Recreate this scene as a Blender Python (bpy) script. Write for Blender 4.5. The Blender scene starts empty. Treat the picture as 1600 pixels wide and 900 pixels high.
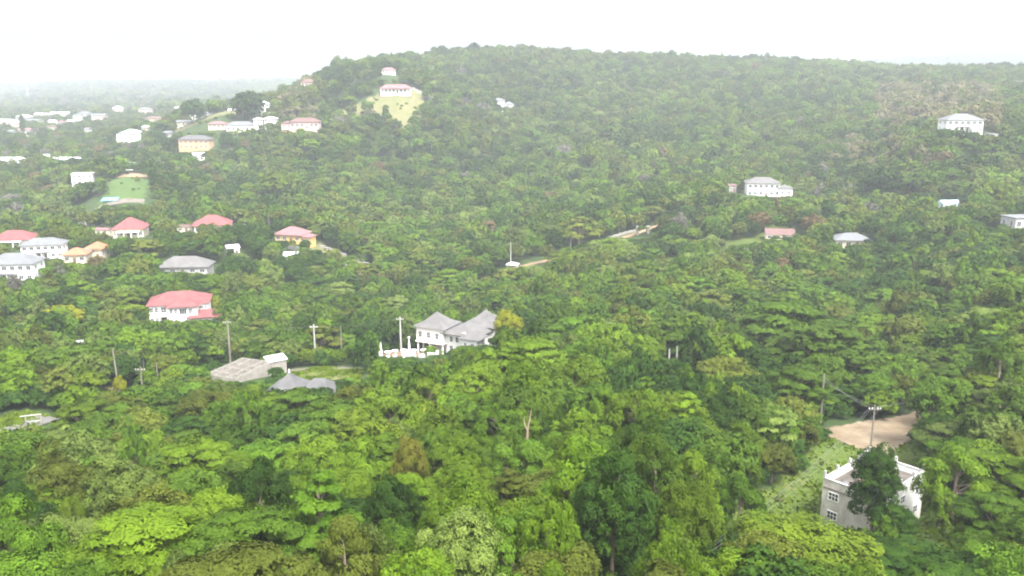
import bpy, math, random
import numpy as np
from mathutils import Vector, Matrix

sc = bpy.context.scene
COL = sc.collection
rnd = random.Random(11)
R = math.radians

# ------------------------------------------------------------------ camera
F = 1385.0
PITCH = math.atan(325.0 / F)
CP, SP = math.cos(PITCH), math.sin(PITCH)
CAMZ = 100.0

def ray(px, py, D):
    """photo pixel (1600x900) at forward distance D -> world x, y, z"""
    xc = (px - 800) / F; yc = (450 - py) / F
    dy = CP + yc * SP; dz = -SP + yc * CP
    t = D / dy
    return xc * t, D, CAMZ + dz * t

def proj(x, y, z):
    zz = z - CAMZ
    d = y * CP - zz * SP
    u = y * SP + zz * CP
    return 800 + F * x / d, 450 - F * u / d

cam = bpy.data.cameras.new('camera')
cam.sensor_width = 36.0
cam.lens = 36.0 * F / 1600.0
cam.clip_start = 0.5; cam.clip_end = 20000
co = bpy.data.objects.new('camera', cam); COL.objects.link(co)
co.location = (0, 0, CAMZ); co.rotation_euler = (math.pi / 2 - PITCH, 0, 0)
sc.camera = co

# ------------------------------------------------------------------ node materials
def nmat(name):
    m = bpy.data.materials.new(name); m.use_nodes = True
    nt = m.node_tree; nt.nodes.clear()
    return m, nt, nt.nodes, nt.links

def N(nodes, t, **kw):
    n = nodes.new(t)
    for k, v in kw.items():
        if k.startswith('i_'):
            key = k[2:].replace('_', ' ')
            n.inputs[key].default_value = v
        else: setattr(n, k, v)
    return n

def ramp(nodes, stops):
    r = nodes.new('ShaderNodeValToRGB')
    el = r.color_ramp.elements
    while len(el) > len(stops): el.remove(el[-1])
    while len(el) < len(stops): el.new(0.5)
    for e, (p, c) in zip(el, stops):
        e.position = p; e.color = (*c, 1)
    return r

def noise_mat(name, stops, scale=1.0, rough=0.85, detail=6, bump=0.0, bscale=None, streak=None, spec=0.3):
    m, nt, nd, lk = nmat(name)
    out = N(nd, 'ShaderNodeOutputMaterial'); bs = N(nd, 'ShaderNodeBsdfPrincipled')
    tc = N(nd, 'ShaderNodeTexCoord')
    mp = N(nd, 'ShaderNodeMapping')
    lk.new(tc.outputs['Object'], mp.inputs[0])
    if streak: mp.inputs['Scale'].default_value = streak
    nz = N(nd, 'ShaderNodeTexNoise'); nz.inputs['Scale'].default_value = scale
    nz.inputs['Detail'].default_value = detail; nz.inputs['Roughness'].default_value = 0.65
    lk.new(mp.outputs[0], nz.inputs['Vector'])
    rp = ramp(nd, stops); lk.new(nz.outputs['Fac'], rp.inputs[0])
    lk.new(rp.outputs[0], bs.inputs['Base Color'])
    bs.inputs['Roughness'].default_value = rough
    bs.inputs['Specular IOR Level'].default_value = spec
    if bump:
        n2 = N(nd, 'ShaderNodeTexNoise'); n2.inputs['Scale'].default_value = bscale or scale * 4
        lk.new(tc.outputs['Object'], n2.inputs['Vector'])
        bp = N(nd, 'ShaderNodeBump'); bp.inputs['Strength'].default_value = bump; bp.inputs['Distance'].default_value = 0.1
        lk.new(n2.outputs['Fac'], bp.inputs['Height']); lk.new(bp.outputs[0], bs.inputs['Normal'])
    lk.new(bs.outputs[0], out.inputs[0])
    return m

def roof_mat(name, c, c2, pitch=0.45):
    """tiled/shingled roof: course lines by height plus weather blotches"""
    m, nt, nd, lk = nmat(name)
    out = N(nd, 'ShaderNodeOutputMaterial'); bs = N(nd, 'ShaderNodeBsdfPrincipled')
    tc = N(nd, 'ShaderNodeTexCoord')
    nz = N(nd, 'ShaderNodeTexNoise'); nz.inputs['Scale'].default_value = 0.5; nz.inputs['Detail'].default_value = 8
    lk.new(tc.outputs['Object'], nz.inputs['Vector'])
    rp = ramp(nd, [(0.3, c), (0.7, c2)]); lk.new(nz.outputs['Fac'], rp.inputs[0])
    wv = N(nd, 'ShaderNodeTexWave'); wv.bands_direction = 'Z'; wv.inputs['Scale'].default_value = 1.0 / pitch
    wv.inputs['Distortion'].default_value = 0.4
    lk.new(tc.outputs['Object'], wv.inputs['Vector'])
    mx = N(nd, 'ShaderNodeMix', data_type='RGBA', blend_type='MULTIPLY'); mx.inputs[0].default_value = 0.22
    lk.new(rp.outputs[0], mx.inputs[6]); lk.new(wv.outputs['Color'], mx.inputs[7])
    lk.new(mx.outputs[2], bs.inputs['Base Color'])
    bp = N(nd, 'ShaderNodeBump'); bp.inputs['Strength'].default_value = 0.5; bp.inputs['Distance'].default_value = 0.05
    lk.new(wv.outputs['Fac'], bp.inputs['Height']); lk.new(bp.outputs[0], bs.inputs['Normal'])
    bs.inputs['Roughness'].default_value = 0.75
    lk.new(bs.outputs[0], out.inputs[0])
    return m

M = {}
M['white'] = noise_mat('white_paint', [(0.3, (.72, .71, .68)), (0.6, (.82, .81, .79))], 0.6, 0.7)
M['cream'] = noise_mat('cream_paint', [(0.3, (0.4488, 0.3944, 0.2856)), (0.6, (0.5304, 0.4760, 0.3536))], 0.6, 0.7)
M['yellow'] = noise_mat('yellow_paint', [(0.3, (0.4488, 0.2856, 0.0952)), (0.6, (0.5168, 0.3536, 0.1360))], 0.6, 0.7)
M['orangewall'] = noise_mat('orange_paint', [(0.3, (0.4216, 0.2448, 0.1360)), (0.6, (0.4896, 0.3128, 0.1836))], 0.6, 0.7)
M['pinkwall'] = noise_mat('pink_paint', [(0.3, (0.4352, 0.2856, 0.2584)), (0.6, (0.5032, 0.3672, 0.3264))], 0.6, 0.7)
M['concrete'] = noise_mat('raw_concrete', [(0.25, (0.3167, 0.2868, 0.2485)), (0.5, (0.5233, 0.4916, 0.4431)), (0.72, (0.6884, 0.6555, 0.6042))], 0.45, 0.9, streak=(2.0250, 2.0081, 0.8885), bump=0.4, bscale=6)
M['oldwhite'] = noise_mat('weathered_white_render', [(0.25, (0.2550, 0.2499, 0.2397)), (0.5, (0.3774, 0.3723, 0.3621)), (0.75, (0.4182, 0.4131, 0.4080))], 0.5, 0.85, streak=(0.7500, 0.7500, 0.2250))
M['block'] = noise_mat('concrete_block', [(0.3, (0.1734, 0.1581, 0.1377)), (0.6, (0.2550, 0.2397, 0.2142))], 0.8, 0.95, bump=0.3)
M['slab'] = noise_mat('stained_roof_slab', [(0.3, (0.0442, 0.0374, 0.0340)), (0.5, (0.0884, 0.0782, 0.0680)), (0.7, (0.1360, 0.1190, 0.1020))], 0.7, 0.9)
M['redroof'] = roof_mat('red_roof_tiles', (0.1815, 0.0446, 0.0467), (0.2165, 0.0717, 0.0712))
M['pinkroof'] = roof_mat('faded_red_roof_tiles', (0.2165, 0.0938, 0.0987), (0.2444, 0.1285, 0.1314))
M['orangeroof'] = roof_mat('orange_roof_tiles', (0.3288, 0.1209, 0.0580), (0.3675, 0.1596, 0.0870))
M['greyroof'] = roof_mat('grey_shingles', (0.0967, 0.0943, 0.0919), (0.1451, 0.1402, 0.1378))
M['bluegrey'] = roof_mat('pale_grey_roof_sheets', (0.1171, 0.1241, 0.1310), (0.1516, 0.1586, 0.1654))
M['darkroof'] = roof_mat('dark_grey_shingles', (0.0713, 0.0713, 0.0744), (0.1116, 0.1104, 0.1116))
M['brownroof'] = roof_mat('brown_roof_tiles', (0.1161, 0.0629, 0.0580), (0.1596, 0.0919, 0.0822))
M['whiteroof'] = noise_mat('white_roof_sheet', [(0.3, (0.5063, 0.5130, 0.5197)), (0.6, (0.5605, 0.5605, 0.5605))], 0.4, 0.5)
M['aquaroof'] = noise_mat('pale_aqua_roof_sheet', [(0.3, (.46, .64, .66)), (0.6, (.56, .72, .74))], 0.4, 0.5)
M['tarp'] = noise_mat('blue_plastic_sheet', [(0.3, (.10, .34, .62)), (0.6, (.16, .44, .72))], 1.0, 0.4)
M['glass'] = noise_mat('dark_window_glass', [(0.3, (.03, .035, .04)), (0.6, (.07, .08, .085))], 0.7, 0.15, spec=0.6)
M['pole'] = noise_mat('grey_weathered_timber', [(0.3, (0.1210, 0.1045, 0.0880)), (0.6, (0.1980, 0.1815, 0.1595))], 3, 0.9, streak=(0.5500, 0.5500, 0.1100))
M['paleconc'] = noise_mat('pale_concrete_pole', [(0.3, (0.2750, 0.2695, 0.2530)), (0.6, (0.3630, 0.3575, 0.3410))], 3, 0.8, streak=(0.5500, 0.5500, 0.1100))
M['wire'] = noise_mat('cable_grey', [(0.3, (.16, .16, .15)), (0.6, (.22, .22, .21))], 3, 0.6)
M['metal'] = noise_mat('galvanised_metal', [(0.3, (.40, .41, .42)), (0.6, (.55, .56, .57))], 3, 0.4)
M['dirt'] = noise_mat('pale_dirt', [(0.3, (0.1199, 0.0832, 0.0495)), (0.5, (0.1898, 0.1469, 0.0948)), (0.68, (0.2497, 0.2056, 0.1422))], 0.22, 0.95, detail=9, bump=0.3)
M['path'] = noise_mat('pale_marl_road', [(0.3, (0.0992, 0.0846, 0.0642)), (0.6, (0.1517, 0.1371, 0.1167))], 0.3, 0.95)
M['asphalt'] = noise_mat('worn_grey_road', [(0.3, (0.0984, 0.0945, 0.0872)), (0.6, (0.1497, 0.1457, 0.1365))], 0.3, 0.95)
M['rubble'] = noise_mat('brown_rubble', [(0.3, (0.1496, 0.1020, 0.0680)), (0.6, (0.2720, 0.2040, 0.1496))], 2.5, 0.95)
M['soil'] = noise_mat('bare_earth', [(0.3, (0.1768, 0.1020, 0.0612)), (0.6, (0.2856, 0.2040, 0.1360))], 0.2, 0.95)
M['bark'] = noise_mat('pale_brown_bark', [(0.3, (.10, .075, .055)), (0.6, (.20, .16, .125))], 2, 0.95, streak=(1, 1, .25))
M['palebark'] = noise_mat('bare_pale_bark', [(0.3, (0.168, 0.114, 0.084)), (0.6, (0.252, 0.192, 0.150))], 2, 0.95, streak=(0.600, 0.600, 0.150))

def grass_mat(name, a, b, c):
    return noise_mat(name, [(0.28, a), (0.5, b), (0.72, c)], 0.16, 0.95, detail=10, bump=0.6, bscale=2.5)
M['ground'] = grass_mat('forest_floor', (0.0160, 0.0280, 0.0070), (0.0280, 0.0550, 0.0098), (0.0520, 0.0600, 0.0196))
M['grass'] = grass_mat('rough_grass', (0.0425, 0.0700, 0.0100), (0.0650, 0.1000, 0.0150), (0.1000, 0.1100, 0.0275))
M['lawn'] = grass_mat('green_field', (0.0390, 0.0741, 0.0137), (0.0507, 0.0936, 0.0175), (0.0663, 0.1014, 0.0273))
M['drygrass'] = grass_mat('dry_grass', (0.0800, 0.0950, 0.0300), (0.1250, 0.1250, 0.0500), (0.1700, 0.1450, 0.0800))

def leaf_mat(name, a, b, c, var=0.34, trans=0.14):
    """leaf colour: a->b by clump tint, pulled to c by the tree's own random"""
    m, nt, nd, lk = nmat(name)
    out = N(nd, 'ShaderNodeOutputMaterial')
    at = N(nd, 'ShaderNodeAttribute', attribute_name='tint')
    oi = N(nd, 'ShaderNodeObjectInfo')
    rp = ramp(nd, [(0.15, a), (0.85, b)]); lk.new(at.outputs['Fac'], rp.inputs[0])
    mx = N(nd, 'ShaderNodeMix', data_type='RGBA'); mx.inputs[7].default_value = (*c, 1)
    r1 = N(nd, 'ShaderNodeMath', operation='MULTIPLY'); r1.inputs[1].default_value = 0.65
    lk.new(oi.outputs['Random'], r1.inputs[0]); lk.new(r1.outputs[0], mx.inputs[0]); lk.new(rp.outputs[0], mx.inputs[6])
    # brightness of the individual tree
    h = N(nd, 'ShaderNodeMath', operation='MULTIPLY'); h.inputs[1].default_value = 37.77
    fr = N(nd, 'ShaderNodeMath', operation='FRACT')
    lk.new(oi.outputs['Random'], h.inputs[0]); lk.new(h.outputs[0], fr.inputs[0])
    mr = N(nd, 'ShaderNodeMapRange'); mr.inputs['To Min'].default_value = 1 - var; mr.inputs['To Max'].default_value = 1 + var
    lk.new(fr.outputs[0], mr.inputs['Value'])
    hs = N(nd, 'ShaderNodeHueSaturation'); lk.new(mr.outputs[0], hs.inputs['Value']); lk.new(mx.outputs[2], hs.inputs['Color'])
    d = N(nd, 'ShaderNodeBsdfPrincipled'); d.inputs['Roughness'].default_value = 0.6; d.inputs['Specular IOR Level'].default_value = 0.06
    t = N(nd, 'ShaderNodeBsdfTranslucent')
    lk.new(hs.outputs[0], d.inputs['Base Color'])
    lk.new(hs.outputs[0], t.inputs['Color'])
    ms = N(nd, 'ShaderNodeMixShader'); ms.inputs[0].default_value = trans
    lk.new(d.outputs[0], ms.inputs[1]); lk.new(t.outputs[0], ms.inputs[2])
    lk.new(ms.outputs[0], out.inputs[0])
    return m

LEAF = {
 'green':  leaf_mat('mid_green_leaves', (0.0249, 0.0567, 0.0039), (0.0736, 0.1402, 0.0089), (0.0530, 0.0897, 0.0101)),
 'dark':   leaf_mat('dark_green_leaves', (0.0112, 0.0296, 0.0033), (0.0377, 0.0784, 0.0066), (0.0227, 0.0523, 0.0075), 0.2),
 'bright': leaf_mat('bright_green_leaves', (0.0365, 0.0781, 0.0037), (0.1005, 0.1696, 0.0094), (0.0788, 0.1225, 0.0078)),
 'olive':  leaf_mat('olive_leaves', (0.0374, 0.0524, 0.0062), (0.1047, 0.1278, 0.0149), (0.0682, 0.0897, 0.0134)),
 'pale':   leaf_mat('pale_grey_green_leaves', (0.0438, 0.0740, 0.0125), (0.1171, 0.1608, 0.0317), (0.0834, 0.1196, 0.0202)),
 'lime':   leaf_mat('yellow_green_leaves', (0.0482, 0.0816, 0.0046), (0.1188, 0.1665, 0.0105), (0.0763, 0.1197, 0.0111), 0.15),
 'yellow': leaf_mat('yellow_leaves', (0.1364, 0.1604, 0.0066), (0.2202, 0.2257, 0.0100), (0.1572, 0.1722, 0.0100), 0.15),
 'dry':    leaf_mat('dry_beige_leaves', (0.0983, 0.0918, 0.0412), (0.1704, 0.1578, 0.0728), (0.1180, 0.1175, 0.0538), 0.2),
 'rust':   leaf_mat('rust_brown_leaves', (0.0814, 0.0583, 0.0238), (0.1357, 0.0990, 0.0396), (0.0904, 0.0781, 0.0264), 0.15),
 'gold':   leaf_mat('golden_brown_leaves', (0.0720, 0.0779, 0.0100), (0.1360, 0.1283, 0.0160), (0.0640, 0.0855, 0.0100), 0.15),
 'grey':   leaf_mat('grey_twig_leaves', (0.0787, 0.0772, 0.0602), (0.1377, 0.1359, 0.1043), (0.0983, 0.0954, 0.0758), 0.15),
}
COLWORD = {'green': 'mid green', 'dark': 'dark green', 'bright': 'bright green', 'olive': 'olive green', 'pale': 'pale grey-green',
           'lime': 'yellow-green', 'yellow': 'yellow', 'dry': 'dry beige', 'rust': 'rust brown', 'grey': 'grey leafless'}

# ------------------------------------------------------------------ terrain from control points
CPTS = []
def G(px, py, D, h=0.0):
    x, y, z = ray(px, py, D); CPTS.append((x, y, z - h))
    return x, y
# canopy rows: (px, canopy row, distance, canopy height above the ground)
rows = [
 # bottom edge
 (-150, 900, 64, 9), (100, 900, 62, 4.5), (230, 880, 64, 4.5), (400, 900, 60, 6), (800, 900, 58, 9), (1100, 900, 62, 8), (1600, 900, 78, 7), (1800, 880, 80, 8),
 (-150, 760, 92, 8), (150, 760, 92, 9), (450, 740, 95, 9), (800, 720, 88, 9), (1050, 740, 90, 9), (1600, 790, 92, 7),
 (-150, 660, 138, 8), (120, 680, 128, 8), (420, 650, 132, 9), (620, 630, 122, 10), (850, 600, 120, 10), (1080, 630, 125, 9), (1600, 650, 118, 9), (1800, 640, 120, 9),
 (650, 560, 165, 9), (800, 530, 165, 10), (950, 540, 170, 9), (1130, 560, 170, 8),
 (1600, 540, 150, 9), (1750, 520, 150, 9),
 (1600, 430, 235, 10), (1750, 400, 240, 10), (1450, 440, 250, 10),
 # behind the knoll the ground drops to the valley
 (850, 480, 225, 10), (1000, 480, 230, 9), (1200, 490, 240, 13), (1300, 500, 232, 12),
 (900, 440, 300, 9), (1100, 420, 300, 9), (700, 470, 310, 9), (500, 470, 300, 9), (400, 440, 330, 9), (100, 470, 270, 9), (-150, 480, 265, 9),
 (600, 400, 385, 8), (1050, 380, 380, 9), (1250, 400, 330, 9), (1500, 380, 310, 9), (1750, 350, 320, 9),
 (700, 360, 440, 10), (100, 330, 470, 10), (-150, 330, 470, 9), (450, 300, 520, 12), (250, 320, 480, 10),
 (1400, 310, 440, 10), (1250, 300, 500, 10), (1600, 300, 400, 10), (1600, 250, 470, 9),
 (800, 300, 560, 9), (1000, 280, 560, 9), (600, 280, 600, 9),
 (800, 230, 700, 9), (1000, 220, 700, 9), (1200, 230, 640, 9), (1400, 220, 560, 9), (600, 220, 690, 9),
 (800, 170, 830, 9), (1000, 170, 820, 9), (1200, 170, 790, 9), (1400, 160, 740, 9), (1600, 165, 620, 9),
 (1600, 130, 780, 9), (1750, 130, 760, 9),
 (700, 110, 930, 8), (900, 110, 980, 9), (1100, 120, 960, 9), (1300, 120, 950, 9),
 # crest of the hill
 (500, 112, 860, 9), (560, 96, 930, 9), (650, 86, 1000, 9), (770, 79, 1050, 9), (850, 77, 1080, 9), (940, 85, 1090, 9), (1030, 87, 1100, 9),
 (1100, 91, 1110, 9), (1200, 92, 1120, 9), (1300, 97, 1120, 9), (1400, 104, 1080, 9), (1500, 106, 1020, 9), (1600, 107, 980, 9), (1750, 108, 980, 9),
 # left shoulder of the hill
 (420, 152, 780, 9), (400, 156, 860, 9), (440, 143, 860, 9), (468, 136, 860, 9), (430, 160, 1050, 0), (350, 165, 760, 8), (300, 178, 780, 8), (400, 235, 660, 9), (300, 250, 640, 9), (500, 170, 740, 9),
 # left valley
 (100, 290, 560, 9), (-150, 290, 560, 9), (50, 250, 680, 9), (200, 235, 740, 8), (-150, 240, 760, 8),
 (50, 205, 930, 7), (200, 195, 950, 7), (-150, 205, 950, 7), (50, 185, 1250, 5), (200, 178, 1250, 5), (350, 172, 1300, 5), (-150, 185, 1300, 5),
 (50, 172, 1600, 5), (250, 168, 1650, 5), (450, 165, 1700, 5), (-150, 172, 1700, 5),
 # far ridges
 (-150, 150, 2700, 8), (0, 150, 2700, 8), (130, 142, 2700, 8), (260, 140, 2700, 8), (420, 138, 2700, 8), (560, 138, 2700, 8),
 (-150, 140, 3300, 8), (0, 139, 3300, 8), (70, 133, 3300, 8), (160, 131, 3300, 8), (270, 130, 3300, 8), (380, 130, 3300, 8), (430, 128, 3300, 8), (600, 128, 3300, 8),
 (800, 110, 3300, 8), (1100, 105, 3300, 8), (1300, 104, 3200, 8), (1380, 95, 3200, 8), (1460, 90, 3200, 8), (1540, 86, 3200, 8), (1620, 86, 3200, 8), (1800, 96, 3200, 8),
 (0, 145, 4400, 8), (400, 140, 4400, 8), (800, 125, 4400, 8), (1200, 115, 4400, 8), (1600, 105, 4400, 8),
 # the drop behind the hill crest
 (560, 150, 1500, 0), (800, 140, 1500, 0), (1100, 140, 1500, 0), (1400, 135, 1500, 0), (1700, 135, 1500, 0),
 (600, 150, 2200, 0), (1000, 140, 2200, 0), (1500, 130, 2200, 0),
]
for r in rows: G(*r)
for x, z in ((-25, 55), (0, 58), (25, 56)): CPTS.append((x, 22, z))
# landmarks standing on the ground: exact points
L = {}
def mark(key, px, py, D):
    x, y, z = ray(px, py, D); CPTS.append((x, y, z)); L[key] = (x, y)
mark('chouse', 1364, 806, 113.5)
mark('chl', 1281, 818, 112)
mark('chr', 1446, 800, 117)
mark('road', 1370, 682, 148); mark('road2', 1300, 668, 152); mark('road3', 1425, 672, 153)
mark('slope', 1160, 820, 104); mark('slope2', 1310, 715, 136); mark('bank', 1500, 850, 92)
mark('villa', 715, 552, 250); mark('terrace', 635, 556, 242)
mark('redhouse', 288, 506, 290)
mark('tent', 475, 628, 176); mark('ruin', 374, 590, 198); mark('shed', 432, 585, 205); mark('yard', 500, 585, 200)
mark('gate', 45, 660, 150)
mark('redA', 205, 368, 415); mark('redB', 335, 360, 425); mark('pinkC', 458, 376, 400); mark('redL', 26, 384, 385)
mark('greyA', 72, 402, 355); mark('greyB', 30, 436, 325); mark('orange', 138, 412, 350); mark('lowgrey', 293, 432, 340)
mark('field', 200, 296, 520)
mark('canopy', 801, 420, 372); mark('road_mid', 850, 408, 385); mark('gates', 1000, 366, 420)
mark('whiteR', 1192, 305, 480); mark('redR', 1217, 373, 385); mark('whiteR2', 1335, 383, 365); mark('aqua', 1482, 325, 420); mark('greyR', 1590, 358, 335)
mark('hillwhite', 1500, 205, 520)
mark('villaH', 620, 144, 760); mark('hA', 478, 200, 700); mark('hB', 310, 232, 690); mark('hC', 380, 200, 740)
mark('wb', 150, 275, 580); mark('wc', 203, 216, 800)

SU = 1.6
P = np.array(CPTS)
KU = np.stack([P[:, 0] / P[:, 1] * SU, np.log(P[:, 1])], 1)
def tps(r2):
    return np.where(r2 > 1e-12, 0.5 * r2 * np.log(np.maximum(r2, 1e-12)), 0)
n = len(P)
A = np.zeros((n + 3, n + 3))
d2 = ((KU[:, None, :] - KU[None, :, :]) ** 2).sum(2)
A[:n, :n] = tps(d2) + np.eye(n) * 2e-4
A[:n, n] = 1; A[:n, n + 1:] = KU; A[n, :n] = 1; A[n + 1:, :n] = KU.T
W = np.linalg.solve(A, np.concatenate([P[:, 2], [0, 0, 0]]))
NU, NV = 381, 420
UMAX = 1.05
V0, V1 = math.log(20), math.log(4600)
gu = np.linspace(-UMAX, UMAX, NU); gv = np.linspace(V0, V1, NV)
GU, GV = np.meshgrid(gu, gv)
Q = np.stack([GU.ravel() * SU, GV.ravel()], 1)
GZ = np.zeros(len(Q))
for i in range(0, len(Q), 8000):
    q = Q[i:i + 8000]
    dd = ((q[:, None, :] - KU[None]) ** 2).sum(2)
    GZ[i:i + 8000] = tps(dd) @ W[:n] + W[n] + q @ W[n + 1:]
# natural unevenness
YY = np.exp(Q[:, 1]); XX = Q[:, 0] / SU * YY
rs = np.random.RandomState(5)
for wl, am in ((160, 1.6), (70, 0.8), (30, 0.35)):
    for k in range(4):
        a = rs.rand() * 6.28; ph = rs.rand() * 6.28
        far = np.clip((YY - 500) / 900, 0.12, 1)
        GZ += am * 0.5 * far * np.sin((XX * math.cos(a) + YY * math.sin(a)) * 6.283 / (wl * (0.8 + .5 * rs.rand())) + ph)
GZ = np.clip(GZ, 5, 190).reshape(NV, NU)

def H(x, y):
    x = np.asarray(x, float); y = np.asarray(y, float)
    fu = (x / y + UMAX) / (2 * UMAX) * (NU - 1); fv = (np.log(y) - V0) / (V1 - V0) * (NV - 1)
    fu = np.clip(fu, 0, NU - 1.001); fv = np.clip(fv, 0, NV - 1.001)
    iu = fu.astype(int); iv = fv.astype(int); a = fu - iu; b = fv - iv
    return (GZ[iv, iu] * (1 - a) * (1 - b) + GZ[iv, iu + 1] * a * (1 - b) + GZ[iv + 1, iu] * (1 - a) * b + GZ[iv + 1, iu + 1] * a * b)
def Hf(x, y): return float(H(x, y))

# ------------------------------------------------------------------ object helpers
def newmesh(name, V, Fc, mat=None, smooth=False):
    me = bpy.data.meshes.new(name)
    me.from_pydata([tuple(v) for v in V], [], [tuple(f) for f in Fc])
    if mat: me.materials.append(mat)
    if smooth: me.shade_smooth()
    me.update()
    return me

def quadmesh(name, V, mat, tint=None):
    """V: (n*4,3) array of quads"""
    nq = len(V) // 4
    me = bpy.data.meshes.new(name)
    me.vertices.add(nq * 4); me.vertices.foreach_set('co', V.astype(np.float32).ravel())
    me.loops.add(nq * 4); me.loops.foreach_set('vertex_index', np.arange(nq * 4, dtype=np.int32))
    me.polygons.add(nq); me.polygons.foreach_set('loop_start', np.arange(0, nq * 4, 4, dtype=np.int32))
    me.update(calc_edges=True)
    if tint is not None:
        a = me.attributes.new('tint', 'FLOAT', 'FACE'); a.data.foreach_set('value', tint.astype(np.float32))
    if mat: me.materials.append(mat)
    return me

def link(name, data, parent=None, loc=(0, 0, 0), rz=0.0):
    o = bpy.data.objects.new(name, data); COL.objects.link(o)
    o.location = loc; o.rotation_euler = (0, 0, rz)
    if parent: o.parent = parent
    return o

def tag(o, label, cat, group=None):
    o['label'] = label; o['category'] = cat
    if group: o['group'] = group
    return o
def struct(o, kind='structure'):
    o['kind'] = kind; return o

class MB:
    def __init__(s): s.v = []; s.f = []
    def add(s, V, Fc):
        b = len(s.v); s.v += [tuple(v) for v in V]; s.f += [tuple(i + b for i in f) for f in Fc]; return s
    def box(s, x0, x1, y0, y1, z0, z1):
        V = [(x0, y0, z0), (x1, y0, z0), (x1, y1, z0), (x0, y1, z0), (x0, y0, z1), (x1, y0, z1), (x1, y1, z1), (x0, y1, z1)]
        return s.add(V, [(0, 3, 2, 1), (4, 5, 6, 7), (0, 1, 5, 4), (1, 2, 6, 5), (2, 3, 7, 6), (3, 0, 4, 7)])
    def cb(s, c, w, d, h): return s.box(c[0] - w / 2, c[0] + w / 2, c[1] - d / 2, c[1] + d / 2, c[2], c[2] + h)
    def tube(s, pts, rad, n=8, cap=True):
        pts = [Vector(p) for p in pts]
        if not isinstance(rad, (list, tuple)): rad = [rad] * len(pts)
        V = []; Fc = []
        for i, p in enumerate(pts):
            t = (pts[min(i + 1, len(pts) - 1)] - pts[max(i - 1, 0)]).normalized()
            a = t.cross(Vector((0, 0, 1)) if abs(t.z) < .9 else Vector((1, 0, 0))).normalized(); b = t.cross(a)
            for k in range(n):
                an = 2 * math.pi * k / n
                V.append(p + (a * math.cos(an) + b * math.sin(an)) * rad[i])
        for i in range(len(pts) - 1):
            for k in range(n):
                k2 = (k + 1) % n
                Fc.append((i * n + k, i * n + k2, (i + 1) * n + k2, (i + 1) * n + k))
        if cap:
            Fc.append(tuple(range(n))[::-1]); Fc.append(tuple((len(pts) - 1) * n + k for k in range(n)))
        return s.add(V, Fc)
    def hip(s, w, d, z, h, over=0.7, th=0.18, cx=0, cy=0):
        W = w / 2 + over; Dd = d / 2 + over
        rl = max(W - Dd, 0.05) if W >= Dd else 0.0
        rw = max(Dd - W, 0.05) if Dd > W else 0.0
        V = [(cx - W, cy - Dd, z - th), (cx + W, cy - Dd, z - th), (cx + W, cy + Dd, z - th), (cx - W, cy + Dd, z - th),
             (cx - W, cy - Dd, z), (cx + W, cy - Dd, z), (cx + W, cy + Dd, z), (cx - W, cy + Dd, z),
             (cx - rl, cy - rw, z + h), (cx + rl, cy + rw, z + h)]
        Fc = [(0, 3, 2, 1), (0, 1, 5, 4), (1, 2, 6, 5), (2, 3, 7, 6), (3, 0, 4, 7)]
        if W >= Dd: Fc += [(4, 5, 9, 8), (6, 7, 8, 9), (5, 6, 9), (7, 4, 8)]
        else: Fc += [(5, 6, 9, 8), (7, 4, 8, 9), (4, 5, 8), (6, 7, 9)]
        return s.add(V, Fc)
    def flare(s, w, d, z, h, over=0.8, cx=0, cy=0, ridge=0.0, pw=1.8, n=9):
        """concave hipped roof that sweeps up to a peak"""
        V = []; Fc = []
        for i in range(n + 1):
            t = i / n
            W = (w / 2 + over) * (1 - t) + ridge * t; Dd = (d / 2 + over) * (1 - t) + 0.03 * t
            zz = z + h * (t ** pw * 0.62 + t * 0.38)
            V += [(cx - W, cy - Dd, zz), (cx + W, cy - Dd, zz), (cx + W, cy + Dd, zz), (cx - W, cy + Dd, zz)]
        for i in range(n):
            for k in range(4):
                k2 = (k + 1) % 4
                Fc.append((i * 4 + k, i * 4 + k2, i * 4 + 4 + k2, i * 4 + 4 + k))
        Fc.append((3, 2, 1, 0)); Fc.append((n * 4, n * 4 + 1, n * 4 + 2, n * 4 + 3))
        return s.add(V, Fc)
    def build(s, name, mat, parent=None, loc=(0, 0, 0), rz=0.0, smooth=False):
        return link(name, newmesh(name, s.v, s.f, mat, smooth), parent, loc, rz)

def root(name, loc, rz=0.0):
    o = bpy.data.objects.new(name, None); COL.objects.link(o)
    o.empty_display_size = 1; o.location = loc; o.rotation_euler = (0, 0, rz)
    return o

def window(parent, x, y, z, w, h, side, frame='white', grid=(2, 2), bars=True):
    """side: 's' faces -y, 'n' +y, 'e' +x, 'w' -x (parent's local axes); (x, y) on the wall face"""
    fr = MB(); pn = MB(); t = 0.07; d = 0.09
    def put(mb, a0, a1, z0, z1, o0, o1):
        if side == 's': mb.box(x + a0, x + a1, y - o1, y - o0, z0, z1)
        elif side == 'n': mb.box(x + a0, x + a1, y + o0, y + o1, z0, z1)
        elif side == 'e': mb.box(x + o0, x + o1, y + a0, y + a1, z0, z1)
        else: mb.box(x - o1, x - o0, y + a0, y + a1, z0, z1)
    W = w / 2
    put(fr, -W - t, -W, z - t, z + h + t, -0.02, d); put(fr, W, W + t, z - t, z + h + t, -0.02, d)
    put(fr, -W, W, z - t, z, -0.02, d); put(fr, -W, W, z + h, z + h + t, -0.02, d)
    if bars:
        for k in range(1, grid[0]): put(fr, -W + w * k / grid[0] - .03, -W + w * k / grid[0] + .03, z, z + h, 0.0, d - .015)
        for k in range(1, grid[1]): put(fr, -W, W, z + h * k / grid[1] - .025, z + h * k / grid[1] + .025, 0.0, d - .02)
    put(pn, -W, W, z, z + h, -0.01, 0.03)
    f = fr.build('window', M[frame], parent)
    pn.build('pane', M['glass'], f)
    return f

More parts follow.
